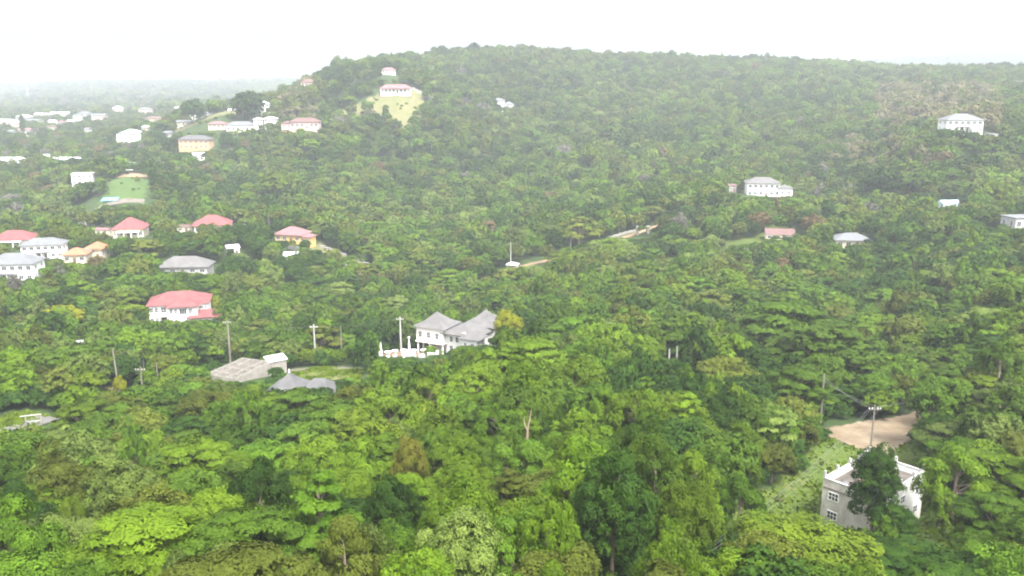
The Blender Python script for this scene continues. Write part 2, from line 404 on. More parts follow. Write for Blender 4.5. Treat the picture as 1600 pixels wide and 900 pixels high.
CLEAR = []      # photo windows kept open in front of a landmark: x0, y0, x1, y1, distance
EXCL = []       # ground discs without trees: x, y, radius
def keep(x0, y0, x1, y1, D): CLEAR.append((x0, y0, x1, y1, D))

def ground_at(px, py, D):
    x, y, z = ray(px, py, D); return x, y, Hf(x, y)

def house(label, name, px, py, D, w, d, h, yaw, wall='white', roof='redroof', rh=None, kind='hip', st=1, nw=4, ns=2, over=0.8,
          cat='house', group=None, clear=None, glass=True, porch=None, wing=None, below=2.5, zoff=0.0):
    x, y, z = ray(px, py, D); zg = Hf(x, y); zc = 1.0 if (cat == 'outbuilding' or cat == 'hut') else 3.0; below += max(0, min(z - zg, zc)); z = max(zg, min(z, zg + zc)) + zoff
    o = root(name, (x, y, z), R(yaw)); tag(o, label, cat, group)
    rh = rh if rh is not None else min(w, d) * 0.22
    MB().box(-w / 2, w / 2, -d / 2, d / 2, -below, h).build('wall', M[wall], o)
    if kind == 'hip': MB().hip(w, d, h + 0.18, rh, over).build('roof', M[roof], o)
    elif kind == 'flare': MB().flare(w, d, h + 0.01, rh, over).build('roof', M[roof], o)
    elif kind == 'flat':
        r_ = MB().box(-w / 2 - over * .5, w / 2 + over * .5, -d / 2 - over * .5, d / 2 + over * .5, h, h + .25).build('roof', M[roof], o)
    elif kind == 'gable':
        W = w / 2 + over; Dd = d / 2 + over
        MB().add([(-W, -Dd, h), (W, -Dd, h), (W, Dd, h), (-W, Dd, h), (-W, 0, h + rh), (W, 0, h + rh)],
                 [(0, 3, 2, 1), (0, 1, 5, 4), (2, 3, 4, 5), (1, 2, 5), (3, 0, 4)]).build('roof', M[roof], o)
    fl = h / st
    if glass:
        for s in range(st):
            for k in range(nw):
                a = -w / 2 + w * (k + .5) / nw
                if s == 0 and k == nw // 2:
                    dr = MB().box(a - .6, a + .6, -d / 2 - .06, -d / 2 + .02, 0.05, 2.2).build('door', M['brownroof'], o)
                else: window(o, a, -d / 2, s * fl + fl * .33, min(w / nw * .55, 1.8), fl * .42, 's', grid=(2, 1))
            for k in range(ns):
                a = -d / 2 + d * (k + .5) / ns
                window(o, w / 2, a, s * fl + fl * .33, 1.3, fl * .42, 'e', grid=(2, 1))
                window(o, -w / 2, a, s * fl + fl * .33, 1.3, fl * .42, 'w', grid=(2, 1))
    if porch:
        pw, pd, ph = porch
        for k in range(max(3, int(pw / 3) + 1)):
            a = -pw / 2 + .2 + (pw - .4) * k / max(2, int(pw / 3))
            MB().box(a - .16, a + .16, -d / 2 - pd + .05, -d / 2 - pd + .37, -below, ph).build('column', M['white'], o)
        MB().box(-pw / 2 - .2, pw / 2 + .2, -d / 2 - pd - .2, -d / 2 - .003, ph, ph + .22).build('porch_roof', M[roof] if roof != 'redroof' else M['white'], o)
    if wing:
        wx, wy, ww, wd, wh = wing
        MB().box(wx - ww / 2, wx + ww / 2, wy - wd / 2, wy + wd / 2, -below, wh).build('wing', M[wall], o)
        MB().hip(ww, wd, wh + .18, min(ww, wd) * .22, over * .8, cx=wx, cy=wy).build('wing_roof', M[roof], o)
        if glass:
            for k in range(2): window(o, wx - ww / 4 + k * ww / 2, wy - wd / 2, wh * .35, 1.2, wh * .35, 's', grid=(2, 1))
    EXCL.append((x, y, max(w, d) * 0.62 + 2))
    if clear: keep(*clear, D - 3)
    return o

# ------------------------------------------------------------------ the ground
def build_ground():
    X = (GU * np.exp(GV)); Y = np.exp(GV)
    V = np.stack([X.ravel(), Y.ravel(), GZ.ravel()], 1)
    me = bpy.data.meshes.new('ground')
    nx, ny = NU, NV
    i = np.arange(ny - 1)[:, None] * nx + np.arange(nx - 1)[None, :]
    q = np.stack([i, i + 1, i + nx + 1, i + nx], -1).reshape(-1, 4)
    me.vertices.add(len(V)); me.vertices.foreach_set('co', V.astype(np.float32).ravel())
    me.loops.add(q.size); me.loops.foreach_set('vertex_index', q.astype(np.int32).ravel())
    me.polygons.add(len(q)); me.polygons.foreach_set('loop_start', np.arange(0, q.size, 4, dtype=np.int32))
    me.update(calc_edges=True); me.shade_smooth(); me.materials.append(M['ground'])
    struct(link('ground', me))
build_ground()

def patch(name, pts, mat, lift=0.10, step=1.2, kind='structure', world=False, trees=True):
    """a surface laid on the ground: pts are photo (px, py, distance) corners, or world x, y"""
    W_ = [(ray(*p)[0], p[2]) if not world else (p[0], p[1]) for p in pts]
    xs = [p[0] for p in W_]; ys = [p[1] for p in W_]
    def inside(x, y):
        c = False; j = len(W_) - 1
        for i in range(len(W_)):
            xi, yi = W_[i]; xj, yj = W_[j]
            if (yi > y) != (yj > y) and x < (xj - xi) * (y - yi) / (yj - yi) + xi: c = not c
            j = i
        return c
    V = []; Fc = []; idx = {}
    def vid(i, j):
        if (i, j) not in idx:
            x = min(xs) + i * step; y = min(ys) + j * step
            x += math.sin(i * 2.1 + j * 3.7) * step * .25; y += math.sin(i * 4.3 + j * 1.9) * step * .25
            idx[(i, j)] = len(V); V.append((x, y, Hf(x, y) + lift))
        return idx[(i, j)]
    for i in range(int((max(xs) - min(xs)) / step) + 1):
        for j in range(int((max(ys) - min(ys)) / step) + 1):
            if inside(min(xs) + (i + .5) * step, min(ys) + (j + .5) * step):
                Fc.append((vid(i, j), vid(i + 1, j), vid(i + 1, j + 1), vid(i, j + 1)))
    if not Fc: return None
    o = link(name, newmesh(name, V, Fc, mat, True)); struct(o, kind)
    if trees: POLYS.append((W_, min(xs), max(xs), min(ys), max(ys), inside))
    return o
POLYS = []

def ribbon(name, pts, width, mat, lift=0.16, trees=True, seg=1.5):
    """a road strip following the ground along photo points (px, py, distance)"""
    C = [Vector((ray(*p)[0], p[2])) for p in pts]
    S = []
    for i in range(len(C) - 1):
        n_ = max(2, int((C[i + 1] - C[i]).length / seg))
        p0 = C[max(i - 1, 0)]; p1 = C[i]; p2 = C[i + 1]; p3 = C[min(i + 2, len(C) - 1)]
        for k in range(n_):
            t = k / n_
            S.append(0.5 * ((2 * p1) + (p2 - p0) * t + (2 * p0 - 5 * p1 + 4 * p2 - p3) * t * t + (3 * p1 - p0 - 3 * p2 + p3) * t ** 3))
    S.append(C[-1]); V = []; Fc = []
    m_ = 5
    for i, p in enumerate(S):
        t = (S[min(i + 1, len(S) - 1)] - S[max(i - 1, 0)]).normalized(); nn = Vector((-t.y, t.x))
        wv = width * (1 + .08 * math.sin(i * .9))
        for k in range(m_):
            q = p + nn * wv * (k / (m_ - 1) - .5)
            V.append((q.x, q.y, Hf(q.x, q.y) + lift))
        if trees: EXCL.append((p.x, p.y, width * .5 + 2.6))
    for i in range(len(S) - 1):
        for k in range(m_ - 1):
            a = i * m_ + k; Fc.append((a, a + m_, a + m_ + 1, a + 1))
    return struct(link(name, newmesh(name, V, Fc, mat, True)))

# clearing around the concrete house and the dirt turning place
patch('grass_clearing', [(1080, 870, 94), (1270, 900, 95), (1500, 905, 90), (1560, 840, 100), (1480, 770, 118), (1455, 700, 142), (1330, 690, 150), (1290, 690, 146),
                         (1245, 720, 132), (1205, 752, 122), (1130, 800, 108)], M['grass'], 0.08)
patch('dirt_road', [(1285, 668, 150), (1292, 680, 146), (1368, 698, 138), (1395, 697, 139), (1408, 690, 143), (1450, 678, 151), (1520, 660, 160), (1520, 645, 170),
                    (1430, 655, 163), (1350, 662, 158)], M['dirt'], 0.2, 0.8)
ribbon('gravel_road', [(770, 421, 366), (801, 417, 372), (850, 408, 384), (905, 396, 398), (950, 380, 412), (1000, 367, 424), (1060, 360, 440)], 3.4, M['soil'])
patch('grass_verge', [(790, 424, 366), (845, 424, 372), (900, 402, 388), (830, 405, 384)], M['grass'], .1, 2)
patch('green_field', [(150, 306, 500), (222, 306, 500), (236, 284, 545), (226, 270, 580), (170, 284, 545)], M['lawn'], .3, 3)
patch('earth_bank', [(180, 282, 556), (232, 278, 562), (236, 268, 596), (215, 268, 596)], M['soil'], .35, 3)
ribbon('field_road', [(110, 338, 455), (130, 322, 478), (150, 311, 498), (225, 305, 505)], 6, M['path'], .4)
patch('dry_yard', [(440, 598, 192), (560, 606, 190), (575, 575, 204), (510, 560, 214), (435, 566, 210)], M['drygrass'], .1, 1.5)
ribbon('yard_track', [(340, 560, 214), (390, 566, 211), (440, 568, 209), (500, 566, 211), (540, 572, 208)], 4, M['path'], .22)
patch('villa_garden', [(598, 562, 240), (672, 566, 238), (690, 548, 252), (640, 542, 258), (596, 548, 252)], M['soil'], .15, 1.5)
ribbon('country_road', [(-60, 662, 146), (0, 660, 147), (45, 652, 150), (75, 640, 155)], 4.5, M['asphalt'], .2)
patch('roadside_grass', [(-60, 690, 138), (60, 668, 145), (75, 640, 156), (40, 632, 160), (-60, 650, 152)], M['grass'], .1, 1.2)
patch('cut_bank', [(150, 620, 168), (185, 600, 178), (182, 570, 190), (170, 575, 188), (130, 610, 172)], M['soil'], .15, 1.2)
patch('hill_pasture', [(560, 158, 735), (655, 160, 732), (664, 142, 772), (700, 141, 780), (690, 136, 790), (590, 146, 762), (500, 152, 745)], M['drygrass'], .4, 4)
patch('hill_lawn', [(612, 170, 716), (642, 170, 716), (655, 148, 754), (606, 152, 748)], M['drygrass'], .6, 4)
patch('hill_village_earth', [(270, 206, 760), (360, 206, 760), (400, 196, 765), (380, 192, 780), (270, 196, 780)], M['drygrass'], .4, 4)
patch('orchard_clearing', [(1110, 372, 392), (1240, 384, 372), (1300, 372, 388), (1200, 352, 420), (1120, 358, 410)], M['grass'], .15, 3, trees=False)
patch('valley_lawn', [(120, 352, 436), (180, 356, 430), (180, 346, 446), (125, 345, 446)], M['lawn'], .2, 3)

for c in [(1285, 660, 1428, 703, 150), (1288, 585, 1300, 660, 150), (1205, 768, 1284, 842, 118), (1255, 715, 1300, 760, 132), (1290, 690, 1340, 725, 134), (1440, 790, 1490, 850, 112),
          (112, 298, 232, 320, 520), (170, 276, 232, 298, 560), (812, 406, 850, 416, 372), (948, 352, 1016, 370, 415), (440, 562, 570, 592, 196), (0, 632, 80, 668, 150),
          (600, 540, 670, 560, 240), (165, 545, 182, 612, 176), (598, 141, 660, 163, 735), (680, 130, 725, 150, 770), (270, 192, 345, 206, 770),
          (120, 346, 178, 354, 430), (1125, 368, 1190, 380, 385)]: keep(*c)

# ------------------------------------------------------------------ 1. the unfinished concrete house
def concrete_house():
    cx, cy = L['chouse']; cx -= .35; z0 = Hf(cx, cy)
    Lx, Ly, Hh = 12.6, 8.2, 6.5           # long side runs away to the right
    yaw = 41
    o = root('unfinished_house', (cx, cy, z0), R(yaw))
    tag(o, 'unfinished two-storey concrete house with flat roof and stub columns, behind a dark tree', 'house')
    t = .22; zb = -3
    # end wall facing left-front: raw concrete; long wall facing right-front: whitewashed
    MB().box(-Lx / 2, -Lx / 2 + t, -Ly / 2 + t, Ly / 2 - t, zb, Hh).build('side_wall', M['concrete'], o)
    MB().box(-Lx / 2, Lx / 2, -Ly / 2, -Ly / 2 + t, zb, Hh).build('front_wall', M['white'], o)
    MB().box(Lx / 2 - t, Lx / 2, -Ly / 2 + t, Ly / 2 - t, zb, Hh).build('side_wall', M['white'], o)
    MB().box(-Lx / 2, Lx / 2, Ly / 2 - t, Ly / 2, zb, Hh).build('back_wall', M['concrete'], o)
    MB().box(-Lx / 2 + t + .003, Lx / 2 - t - .003, -Ly / 2 + t + .003, Ly / 2 - t - .003, Hh - 1.15, Hh - .95).build('roof_slab', M['slab'], o)
    cp = MB()
    cp.box(-Lx / 2 - .06, Lx / 2 + .06, -Ly / 2 - .06, -Ly / 2 + .28, Hh + .003, Hh + .11)
    cp.box(-Lx / 2 - .06, Lx / 2 + .06, Ly / 2 - .28, Ly / 2 + .06, Hh + .003, Hh + .11)
    cp.box(-Lx / 2 - .06, -Lx / 2 + .28, -Ly / 2 + .283, Ly / 2 - .283, Hh + .003, Hh + .11)
    cp.box(Lx / 2 - .28, Lx / 2 + .06, -Ly / 2 + .283, Ly / 2 - .283, Hh + .003, Hh + .11)
    cp.build('coping', M['oldwhite'], o)
    for (a, b) in [(-1, -1), (-1, 1), (1, -1), (1, 1), (-1, .0), (-.45, 1), (.1, 1), (.55, 1), (1, 0), (.5, -1), (-.1, -1), (-.55, -1)]:
        hh = .95 if abs(a) == 1 and abs(b) == 1 else .75
        x_ = a * (Lx / 2 - .13); y_ = b * (Ly / 2 - .13)
        MB().box(x_ - .15, x_ + .15, y_ - .15, y_ + .15, Hh + .115, Hh + .115 + hh).build('stub_column', M['oldwhite'], o)
    for zz in (1.0, 3.75):
        window(o, -Lx / 2, Ly / 2 - 1.7, zz, 1.35, 1.05, 'w', grid=(3, 2))
        window(o, Lx / 2 - 2.0, -Ly / 2, zz, 1.1, 1.0, 's', grid=(2, 2))
        window(o, Lx / 2 - 6.2, -Ly / 2, zz, 1.1, 1.0, 's', grid=(2, 2))
    MB().box(Lx / 2 - 8.8, Lx / 2 - 7.9, -Ly / 2 - .05, -Ly / 2 + .05, 0, 2.2).build('door', M['slab'], o)
    # lintel bands and a drain pipe
    MB().box(-Lx / 2 - .045, -Lx / 2 - .002, -Ly / 2 + .05, Ly / 2 - .05, 5.1, 5.4).build('ring_beam', M['block'], o)
    MB().tube([(Lx / 2 - .25, -Ly / 2 - .07, 0), (Lx / 2 - .25, -Ly / 2 - .07, 6.1)], .05, 8).build('drain_pipe', M['white'], o)
    MB().box(Lx / 2, Lx / 2 + .9, -Ly / 2 + .3, -Ly / 2 + 1.6, 4.7, 4.82).build('canopy_slab', M['oldwhite'], o)
    # stair head at the back corner
    sb = MB(); sb.box(3.2, 5.6, Ly / 2 - 2.2, Ly / 2 - .3, Hh - .94, Hh + .9); sb.build('stair_head', M['block'], o)
    MB().box(3.0, 5.8, Ly / 2 - 2.4, Ly / 2 - .28, Hh + .903, Hh + 1.03).build('stair_head_roof', M['oldwhite'], o)
    EXCL.append((cx, cy, 9.5))
    keep(1278, 718, 1345, 822, 107); keep(1412, 705, 1452, 795, 117)
    # things on the roof
    m = Matrix.Rotation(R(yaw), 3, 'Z')
    def on_roof(x, y): v = m @ Vector((x, y, 0)); return (cx + v.x, cy + v.y, z0 + Hh - .945)
    tk = MB(); tk.tube([(0, 0, 0), (0, 0, .55), (0, 0, .7), (0, 0, .78)], [.5, .5, .32, .14], 18)
    tb = tk.build('water_tank', M['bluegrey'], None, on_roof(-4.9, 1.7)); tag(tb, 'small pale grey water tank on the flat roof of the concrete house', 'water tank')
    ru = MB().tube([(0, 0, 0), (0, 0, .12), (0, 0, .2)], [1.7, 1.4, .8], 14); r2 = random.Random(3)
    for k in range(60):
        x_ = r2.uniform(-1.6, 1.6); y_ = r2.uniform(-1.1, 1.1); s = r2.uniform(.12, .3); hh = r2.uniform(.1, .45) * (1 - abs(x_) / 2.2)
        ru.box(x_ - s, x_ + s, y_ - s * .6, y_ + s * .6, r2.uniform(0, .02), hh + .06)
    rb = ru.build('rubble_heap', M['rubble'], None, on_roof(-2.6, .3), .4); tag(rb, 'brown rubble and blocks heaped on the flat roof of the concrete house', 'rubble')
concrete_house()

# ------------------------------------------------------------------ 2. grey-roofed villa with two swept peaks
def villa():
    cx, cy = L['villa']; z0 = Hf(cx, cy)
    o = root('villa', (cx, cy + 4, z0), R(-26)); tag(o, 'white villa on columns with two swept grey roof peaks', 'house')
    def blk(x0, x1, y0, y1, zb, zt, nm='wall'): return MB().box(x0, x1, y0, y1, zb, zt).build(nm, M['white'], o)
    # front-left pavilion carried on columns
    blk(-10.5, -1.5, -6.5, 2.5, 3.1, 7.6, 'pavilion_wall')
    blk(-9.3, -2.0, -.5, 2.4, -3, 3.09, 'lower_wall')
    blk(-1.5, 9.5, -4.5, 7.5, -3, 6.4, 'wall')
    blk(1.5, 10.5, 3.0, 11.5, -3, 7.2, 'rear_wall')
    MB().flare(9, 9, 7.6, 3.9, .95, cx=-6, cy=-2).build('roof', M['greyroof'], o)
    MB().hip(11, 10.5, 6.45, 2.3, .9, cx=4.0, cy=-.5).build('roof', M['greyroof'], o)
    MB().flare(9.5, 9, 7.2, 4.1, .95, cx=5.6, cy=7.2).build('roof', M['greyroof'], o)
    MB().hip(5.5, 5, 6.2, 1.5, .7, cx=8.0, cy=-5.2).build('roof', M['greyroof'], o)
    blk(5.4, 10.4, -7.5, -4.52, -3, 6.0, 'bay_wall')
    for (x_, y_) in [(-10.2, -6.2), (-6, -6.2), (-1.8, -6.2), (-10.2, -3.2), (-10.2, .0)]:
        MB().tube([(x_, y_, -3), (x_, y_, 3.1)], .24, 12).build('column', M['white'], o)
    MB().box(-10.8, -1.2, -6.8, 2.6, 2.85, 3.095).build('floor_slab', M['white'], o)
    MB().hip(1.2, 1.0, 6.9, .5, .15, cx=5.0, cy=-5.4).build('dormer', M['block'], o)
    for k in range(3): window(o, -9.2 + 2.9 * k, -6.5, 4.4, 1.1, 1.6, 's')
    for k in range(2): window(o, -10.5, -4.5 + 3.6 * k, 4.4, 1.2, 1.7, 'w')
    for k in range(3): window(o, .2 + 2.0 * k, -4.5, 3.6, .9, 1.5, 's'); 
    for k in range(2): window(o, 6.6 + 2.3 * k, -7.5, 3.4, .9, 1.4, 's'); window(o, 6.6 + 2.3 * k, -7.5, .5, .9, 1.6, 's')
    for k in range(2): window(o, .2 + 2.4 * k, -4.5, .6, 1.0, 1.7, 's')
    EXCL.append((cx, cy + 5, 15)); keep(658, 484, 770, 540, 246); keep(668, 538, 704, 556, 240); keep(735, 484, 772, 512, 252)
    # gate wall with planters along the terrace
    for k, (px, py, D) in enumerate([(606, 556, 236), (617, 553, 240), (631, 551, 242), (646, 552, 242), (662, 548, 244)]):
        x, y, z = ground_at(px, py, D)
        u = root('garden_urn', (x, y, z)); ws = ['leftmost', 'second from left', 'middle', 'second from right', 'rightmost'][k]
        tag(u, f'{ws} of five white garden urns in a row left of the villa', 'urn', 'white garden urns beside the villa')
        MB().box(-.55, .55, -.55, .55, -1, .5).build('pedestal', M['white'], u)
        MB().tube([(0, 0, .503), (0, 0, .8), (0, 0, 1.2), (0, 0, 1.7), (0, 0, 1.85)], [.45, .3, .62, .95, .95], 16).build('bowl', M['white'], u)
    keep(592, 538, 668, 560, 236)
    for k, (px, py, D, hh, lb) in enumerate([(595.5, 562, 236, 4.6, 'tall white gate pillar left of the row of garden urns'), (639.5, 552, 240, 5.2, 'tall white finial pillar among the garden urns, lamp on top')]):
        x, y, z = ground_at(px, py, D)
        u = root('gate_pillar', (x, y, z)); tag(u, lb, 'pillar')
        MB().box(-.5, .5, -.5, .5, -1.5, 1.9).build('pedestal', M['white'], u)
        MB().tube([(0, 0, 1.903), (0, 0, hh * .7), (0, 0, hh * .95), (0, 0, hh)], [.34, .26, .12, .05], 12).build('shaft', M['white'], u)
        if k: MB().tube([(0, 0, hh), (0, 0, hh + .3), (0, 0, hh + .6), (0, 0, hh + .8)], [.12, .34, .34, .08], 12).build('lantern', M['aquaroof'], u)
    w = root('retaining_wall', (*ray(657, 566, 236)[:2], Hf(*ray(657, 566, 236)[:2]))); w.rotation_euler.z = R(-10)
    tag(w, 'broken white garden wall below the villa terrace', 'wall')
    MB().box(-4.8, -1.2, -.2, .2, -1, 1.5).box(-.5, 1.4, -.2, .2, -1, 1.1).box(2, 5, -.2, .2, -1, 1.7).build('wall_panel', M['oldwhite'], w)
    MB().box(-4.9, -4.3, -.35, .35, -1, 2.1).box(4.6, 5.2, -.35, .35, -1, 2.3).build('pier', M['white'], w)
    keep(646, 552, 672, 566, 234)
villa()

# ------------------------------------------------------------------ 3. big red-roofed house
def red_house():
    cx, cy = L['redhouse']; z0 = Hf(cx, cy) + 1.5
    o = root('red_roofed_house', (cx, cy, z0), R(14)); tag(o, 'two-storey white house with broad red hip roof and a lower red wing', 'house')
    MB().box(-10, 8.5, -5.5, 6, -3, 6.7).build('wall', M['white'], o)
    MB().box(-3.5, 5.5, -8.6, -5.502, -3, 6.55).build('bay_wall', M['white'], o)
    MB().hip(18.5, 11.5, 6.9, 3.1, .8, cx=-.75, cy=.25).build('roof', M['redroof'], o)
    MB().hip(9, 7, 6.78, 2.1, .7, cx=1, cy=-5.4).build('roof', M['redroof'], o)
    MB().box(3.5, 12.5, -9.4, -5.7, -3, 2.9).build('wing', M['cream'], o)
    rf = MB(); rf.add([(1.9, -10.3, 2.95), (13.3, -10.3, 2.95), (13.3, -5.0, 3.0), (1.9, -5.0, 3.0), (5.5, -5.7, 4.7), (11.6, -5.7, 4.7)],
                      [(0, 1, 5, 4), (1, 2, 5), (3, 0, 4), (0, 3, 2, 1), (2, 3, 4, 5)]); rf.build('wing_roof', M['redroof'], o)
    for s in (0, 3.3):
        for x_ in (-9.1, -7.6): window(o, x_, -5.5, 1.1 + s, .95, 1.5, 's')
        for x_ in (-5.4,): window(o, x_, -5.5, .9 + s, 1.6, 1.8, 's')
        for x_ in (-2.7, -1.3): window(o, x_, -8.6, 1.1 + s, .8, 1.5, 's')
        window(o, -10, -2.5, 1.1 + s, 1.2, 1.4, 'w'); window(o, -10, 2.5, 1.1 + s, 1.2, 1.4, 'w')
    window(o, 1.0, -8.6, 4.1, 2.2, 1.8, 's', grid=(3, 1)); window(o, 3.3, -8.6, 4.3, 1.0, 1.5, 's')
    window(o, 6.4, -5.5, 4.9, 1.3, .9, 's'); window(o, 7.8, -5.5, 4.9, .7, .9, 's')
    for x_ in (6.2, 8.3, 10.2, 11.7): window(o, x_, -9.4, 1.0, .8, 1.2, 's')
    MB().box(-6.9, -3.9, -7.3, -5.51, 3.2, 3.4).build('balcony', M['white'], o)
    MB().box(-6.8, -6.55, -7.2, -6.95, -3, 3.2).build('column', M['white'], o); MB().box(-4.3, -4.05, -7.2, -6.95, -3, 3.2).build('column', M['white'], o)
    EXCL.append((cx, cy, 14)); keep(234, 452, 344, 500, 284)
red_house()

# ------------------------------------------------------------------ 4. two dark swept roofs low in the trees
def tent_house():
    cx, cy = L['tent']; z0 = Hf(cx, cy)
    o = root('pavilion_house', (cx, cy, z0), R(-8)); tag(o, 'low house with two dark grey swept roofs showing above the bushes', 'house')
    MB().box(-6, 0.2, -3.8, 3.8, -3, 3.2).build('wall', M['oldwhite'], o)
    MB().box(.203, 6.4, -3.4, 3.6, -3, 2.9).build('wall', M['oldwhite'], o)
    MB().flare(6.6, 7.6, 3.2, 3.3, .7, cx=-2.9, cy=0).build('roof', M['darkroof'], o)
    MB().flare(6.2, 7.0, 2.92, 2.5, .7, cx=3.6, cy=0, ridge=1.1, pw=1.1).build('roof', M['darkroof'], o)
    MB().tube([(-2.9, 0, 6.4), (-2.9, 0, 6.9), (-2.9, 0, 7.2)], [.16, .12, .02], 8).build('finial', M['white'], o)
    MB().box(-.1, .35, -3.9, 2.6, 3.25, 3.5).build('gutter', M['white'], o)
    for x_ in (-4.5, -1.5, 2, 5): window(o, x_, -3.8 if x_ < 0 else -3.4, 1, 1.2, 1.3, 's')
    EXCL.append((cx, cy, 8)); keep(424, 582, 522, 606, 171)
tent_house()

# ------------------------------------------------------------------ 5. roofless block walls, 6. shed
def ruin():
    cx, cy = L['ruin']; z0 = Hf(cx, cy)
    o = root('unfinished_building', (cx, cy, z0 - .2), R(-22)); tag(o, 'roofless unfinished building of bare block walls with many rooms', 'building')
    w, d, h = 8.4, 13.5, 2.6; t = .25
    MB().box(-w / 2, w / 2, -d / 2, -d / 2 + t, -2.5, h).build('wall', M['block'], o)
    MB().box(-w / 2, w / 2, d / 2 - t, d / 2, -2, h).build('wall', M['block'], o)
    MB().box(-w / 2, -w / 2 + t, -d / 2 + t, d / 2 - t, -2.5, h).build('wall', M['block'], o)
    MB().box(w / 2 - t, w / 2, -d / 2 + t, d / 2 - t, -2, h).build('wall', M['block'], o)
    for x_ in (-1.9, 1.6): MB().box(x_, x_ + .2, -d / 2 + t + .003, d / 2 - t - .003, -1, h - .05).build('partition', M['block'], o)
    for y_ in (-3.6, -.4, 3.2):
        for (a, b) in ((-w / 2 + t + .003, -1.903), (-1.697, 1.597), (1.803, w / 2 - t - .003)):
            MB().box(a, b, y_, y_ + .2, -1, h - .08 - abs(y_) * .05).build('partition', M['block'], o)
    MB().box(-w / 2 + t + .005, w / 2 - t - .005, -d / 2 + t + .005, d / 2 - t - .005, -.6, .35).build('floor_slab', M['rubble'], o)
    for x_ in (-2.6, 2.4): MB().box(x_ - .5, x_ + .5, -d / 2 - .02, -d / 2 + .05, .7, 1.5).build('dark_opening_panel', M['glass'], o)  # solid dark panels on the wall, the shade of an opening as colour
    for x_ in (-w / 2 + .2, -1.8, 1.7, w / 2 - .2): MB().box(x_ - .15, x_ + .15, -d / 2 + .02, -d / 2 + .3, h + .003, h + .45).build('stub_column', M['block'], o)
    EXCL.append((cx, cy, 9)); keep(330, 556, 416, 597, 191)
    cx, cy = L['shed']; z0 = Hf(cx, cy)
    o = root('shed', (cx, cy, z0), R(30)); tag(o, 'tall narrow concrete shed with flat white roof beside the roofless walls', 'shed')
    MB().box(-2.1, 2.1, -1.8, 1.8, -2, 3.9).build('wall', M['block'], o)
    MB().add([(-2.4, -2.1, 3.75), (2.4, -2.1, 3.95), (2.4, 2.1, 4.25), (-2.4, 2.1, 4.05), (-2.4, -2.1, 3.93), (2.4, -2.1, 4.13), (2.4, 2.1, 4.43), (-2.4, 2.1, 4.23)],
             [(0, 3, 2, 1), (4, 5, 6, 7), (0, 1, 5, 4), (1, 2, 6, 5), (2, 3, 7, 6), (3, 0, 4, 7)]).build('roof', M['whiteroof'], o)
    MB().box(-.5, .5, -1.86, -1.78, 0, 2.1).build('door', M['slab'], o)
    EXCL.append((cx, cy, 3.5)); keep(414, 545, 450, 572, 200)
    x, y, z = ground_at(412, 567, 202); b = MB().box(-1, 1, -.6, .6, -1, 1.1).box(-.7, .5, -.5, .5, 1.103, 1.5).build('block_stack', M['cream'], None, (x, y, z), .5)
    tag(b, 'small cream block stack between the shed and the roofless walls', 'block stack')
ruin()

# ------------------------------------------------------------------ valley houses
house('red hip-roofed house at the left picture edge, white walls with arches', 'house', *[26, 384, 385], 17, 11, 3.4, 8, roof='redroof', rh=3.4, nw=5, porch=(9, 2.2, 2.9), clear=(-5, 355, 57, 380), group=None)
house('long two-storey white house with blue-grey roof beside the small orange-roofed pair', 'house', 72, 406, 355, 15.5, 8, 5.6, 14, roof='bluegrey', rh=2.3, st=2, nw=6, porch=(5, 2, 2.8), clear=(40, 372, 106, 402))
house('large white two-storey house with pale grey roof and balconies at left edge', 'house', 26, 438, 325, 17, 11, 6.6, 6, roof='bluegrey', rh=3.2, st=2, nw=6, porch=(6, 2.2, 3.2), wing=(-12, 1, 9, 9, 6.0), clear=(-5, 395, 64, 433))
house('cream house with orange hip roof, the larger left one of a joined pair', 'house', 122, 412, 352, 8.5, 7, 3.4, 8, wall='cream', roof='orangeroof', rh=2.2, nw=3, clear=(102, 388, 132, 410))
house('small house with steep orange hip roof behind the rust-brown tree', 'house', 155, 408, 360, 6.5, 6, 4.2, -8, wall='cream', roof='orangeroof', rh=2.4, nw=2, clear=(145, 386, 174, 401))
house('low link building with pale grey roof between two orange-roofed houses', 'house', 139, 406, 358, 5, 5, 3.6, 0, wall='cream', roof='bluegrey', rh=1.2, nw=2, over=.4, clear=(128, 391, 146, 399))
house('compact house with pyramid red roof and cream arcade in mid valley', 'house', 206, 370, 415, 13.5, 12, 4.2, 10, wall='cream', roof='redroof', rh=4.6, nw=5, porch=(10, 2, 2.9), clear=(175, 336, 238, 372))
house('wide house with red hip roof half hidden by bushes beside a pale wall', 'house', 333, 362, 425, 16, 12, 3.6, 14, wall='white', roof='redroof', rh=4.2, nw=5, clear=(302, 333, 366, 350), over=1.2)
house('yellow-walled house with faded pink-red roof, right end of the valley row', 'house', 458, 376, 402, 12.5, 10, 3.4, -14, wall='yellow', roof='pinkroof', rh=3.0, nw=4, wing=(8.4, -1.5, 4.5, 6, 2.6), clear=(426, 346, 490, 374))
house('low house with long weathered grey roof among trees above the big red house', 'house', 292, 434, 345, 19, 10, 3.0, 4, wall='oldwhite', roof='greyroof', rh=3.4, nw=5, clear=(255, 408, 335, 423))
def small(label, name, px, py, D, w, d, h, yaw, wall, roof, kind='gable', clear=None, cat='outbuilding', **k):
    return house(label, name, px, py, D, w, d, h, yaw, wall, roof, kind=kind, nw=2, ns=1, over=.35, cat=cat, clear=clear, **k)
small('tilted white sheet roof of a small hut among trees in mid valley', 'hut', 363, 392, 372, 5, 5, 3.2, 30, 'white', 'whiteroof', clear=(355, 372, 374, 386))
small('small hut with bright white roof below the yellow-walled house', 'hut', 455, 397, 372, 5.6, 4.6, 2.6, 5, 'white', 'whiteroof', clear=(443, 386, 467, 395), rh=1.1)
small('tiny cream hut deep in the trees left of the big red house', 'hut', 119, 530, 236, 3.0, 2.4, 2.2, 20, 'cream', 'whiteroof', kind='flat', clear=(110, 518, 127, 530))
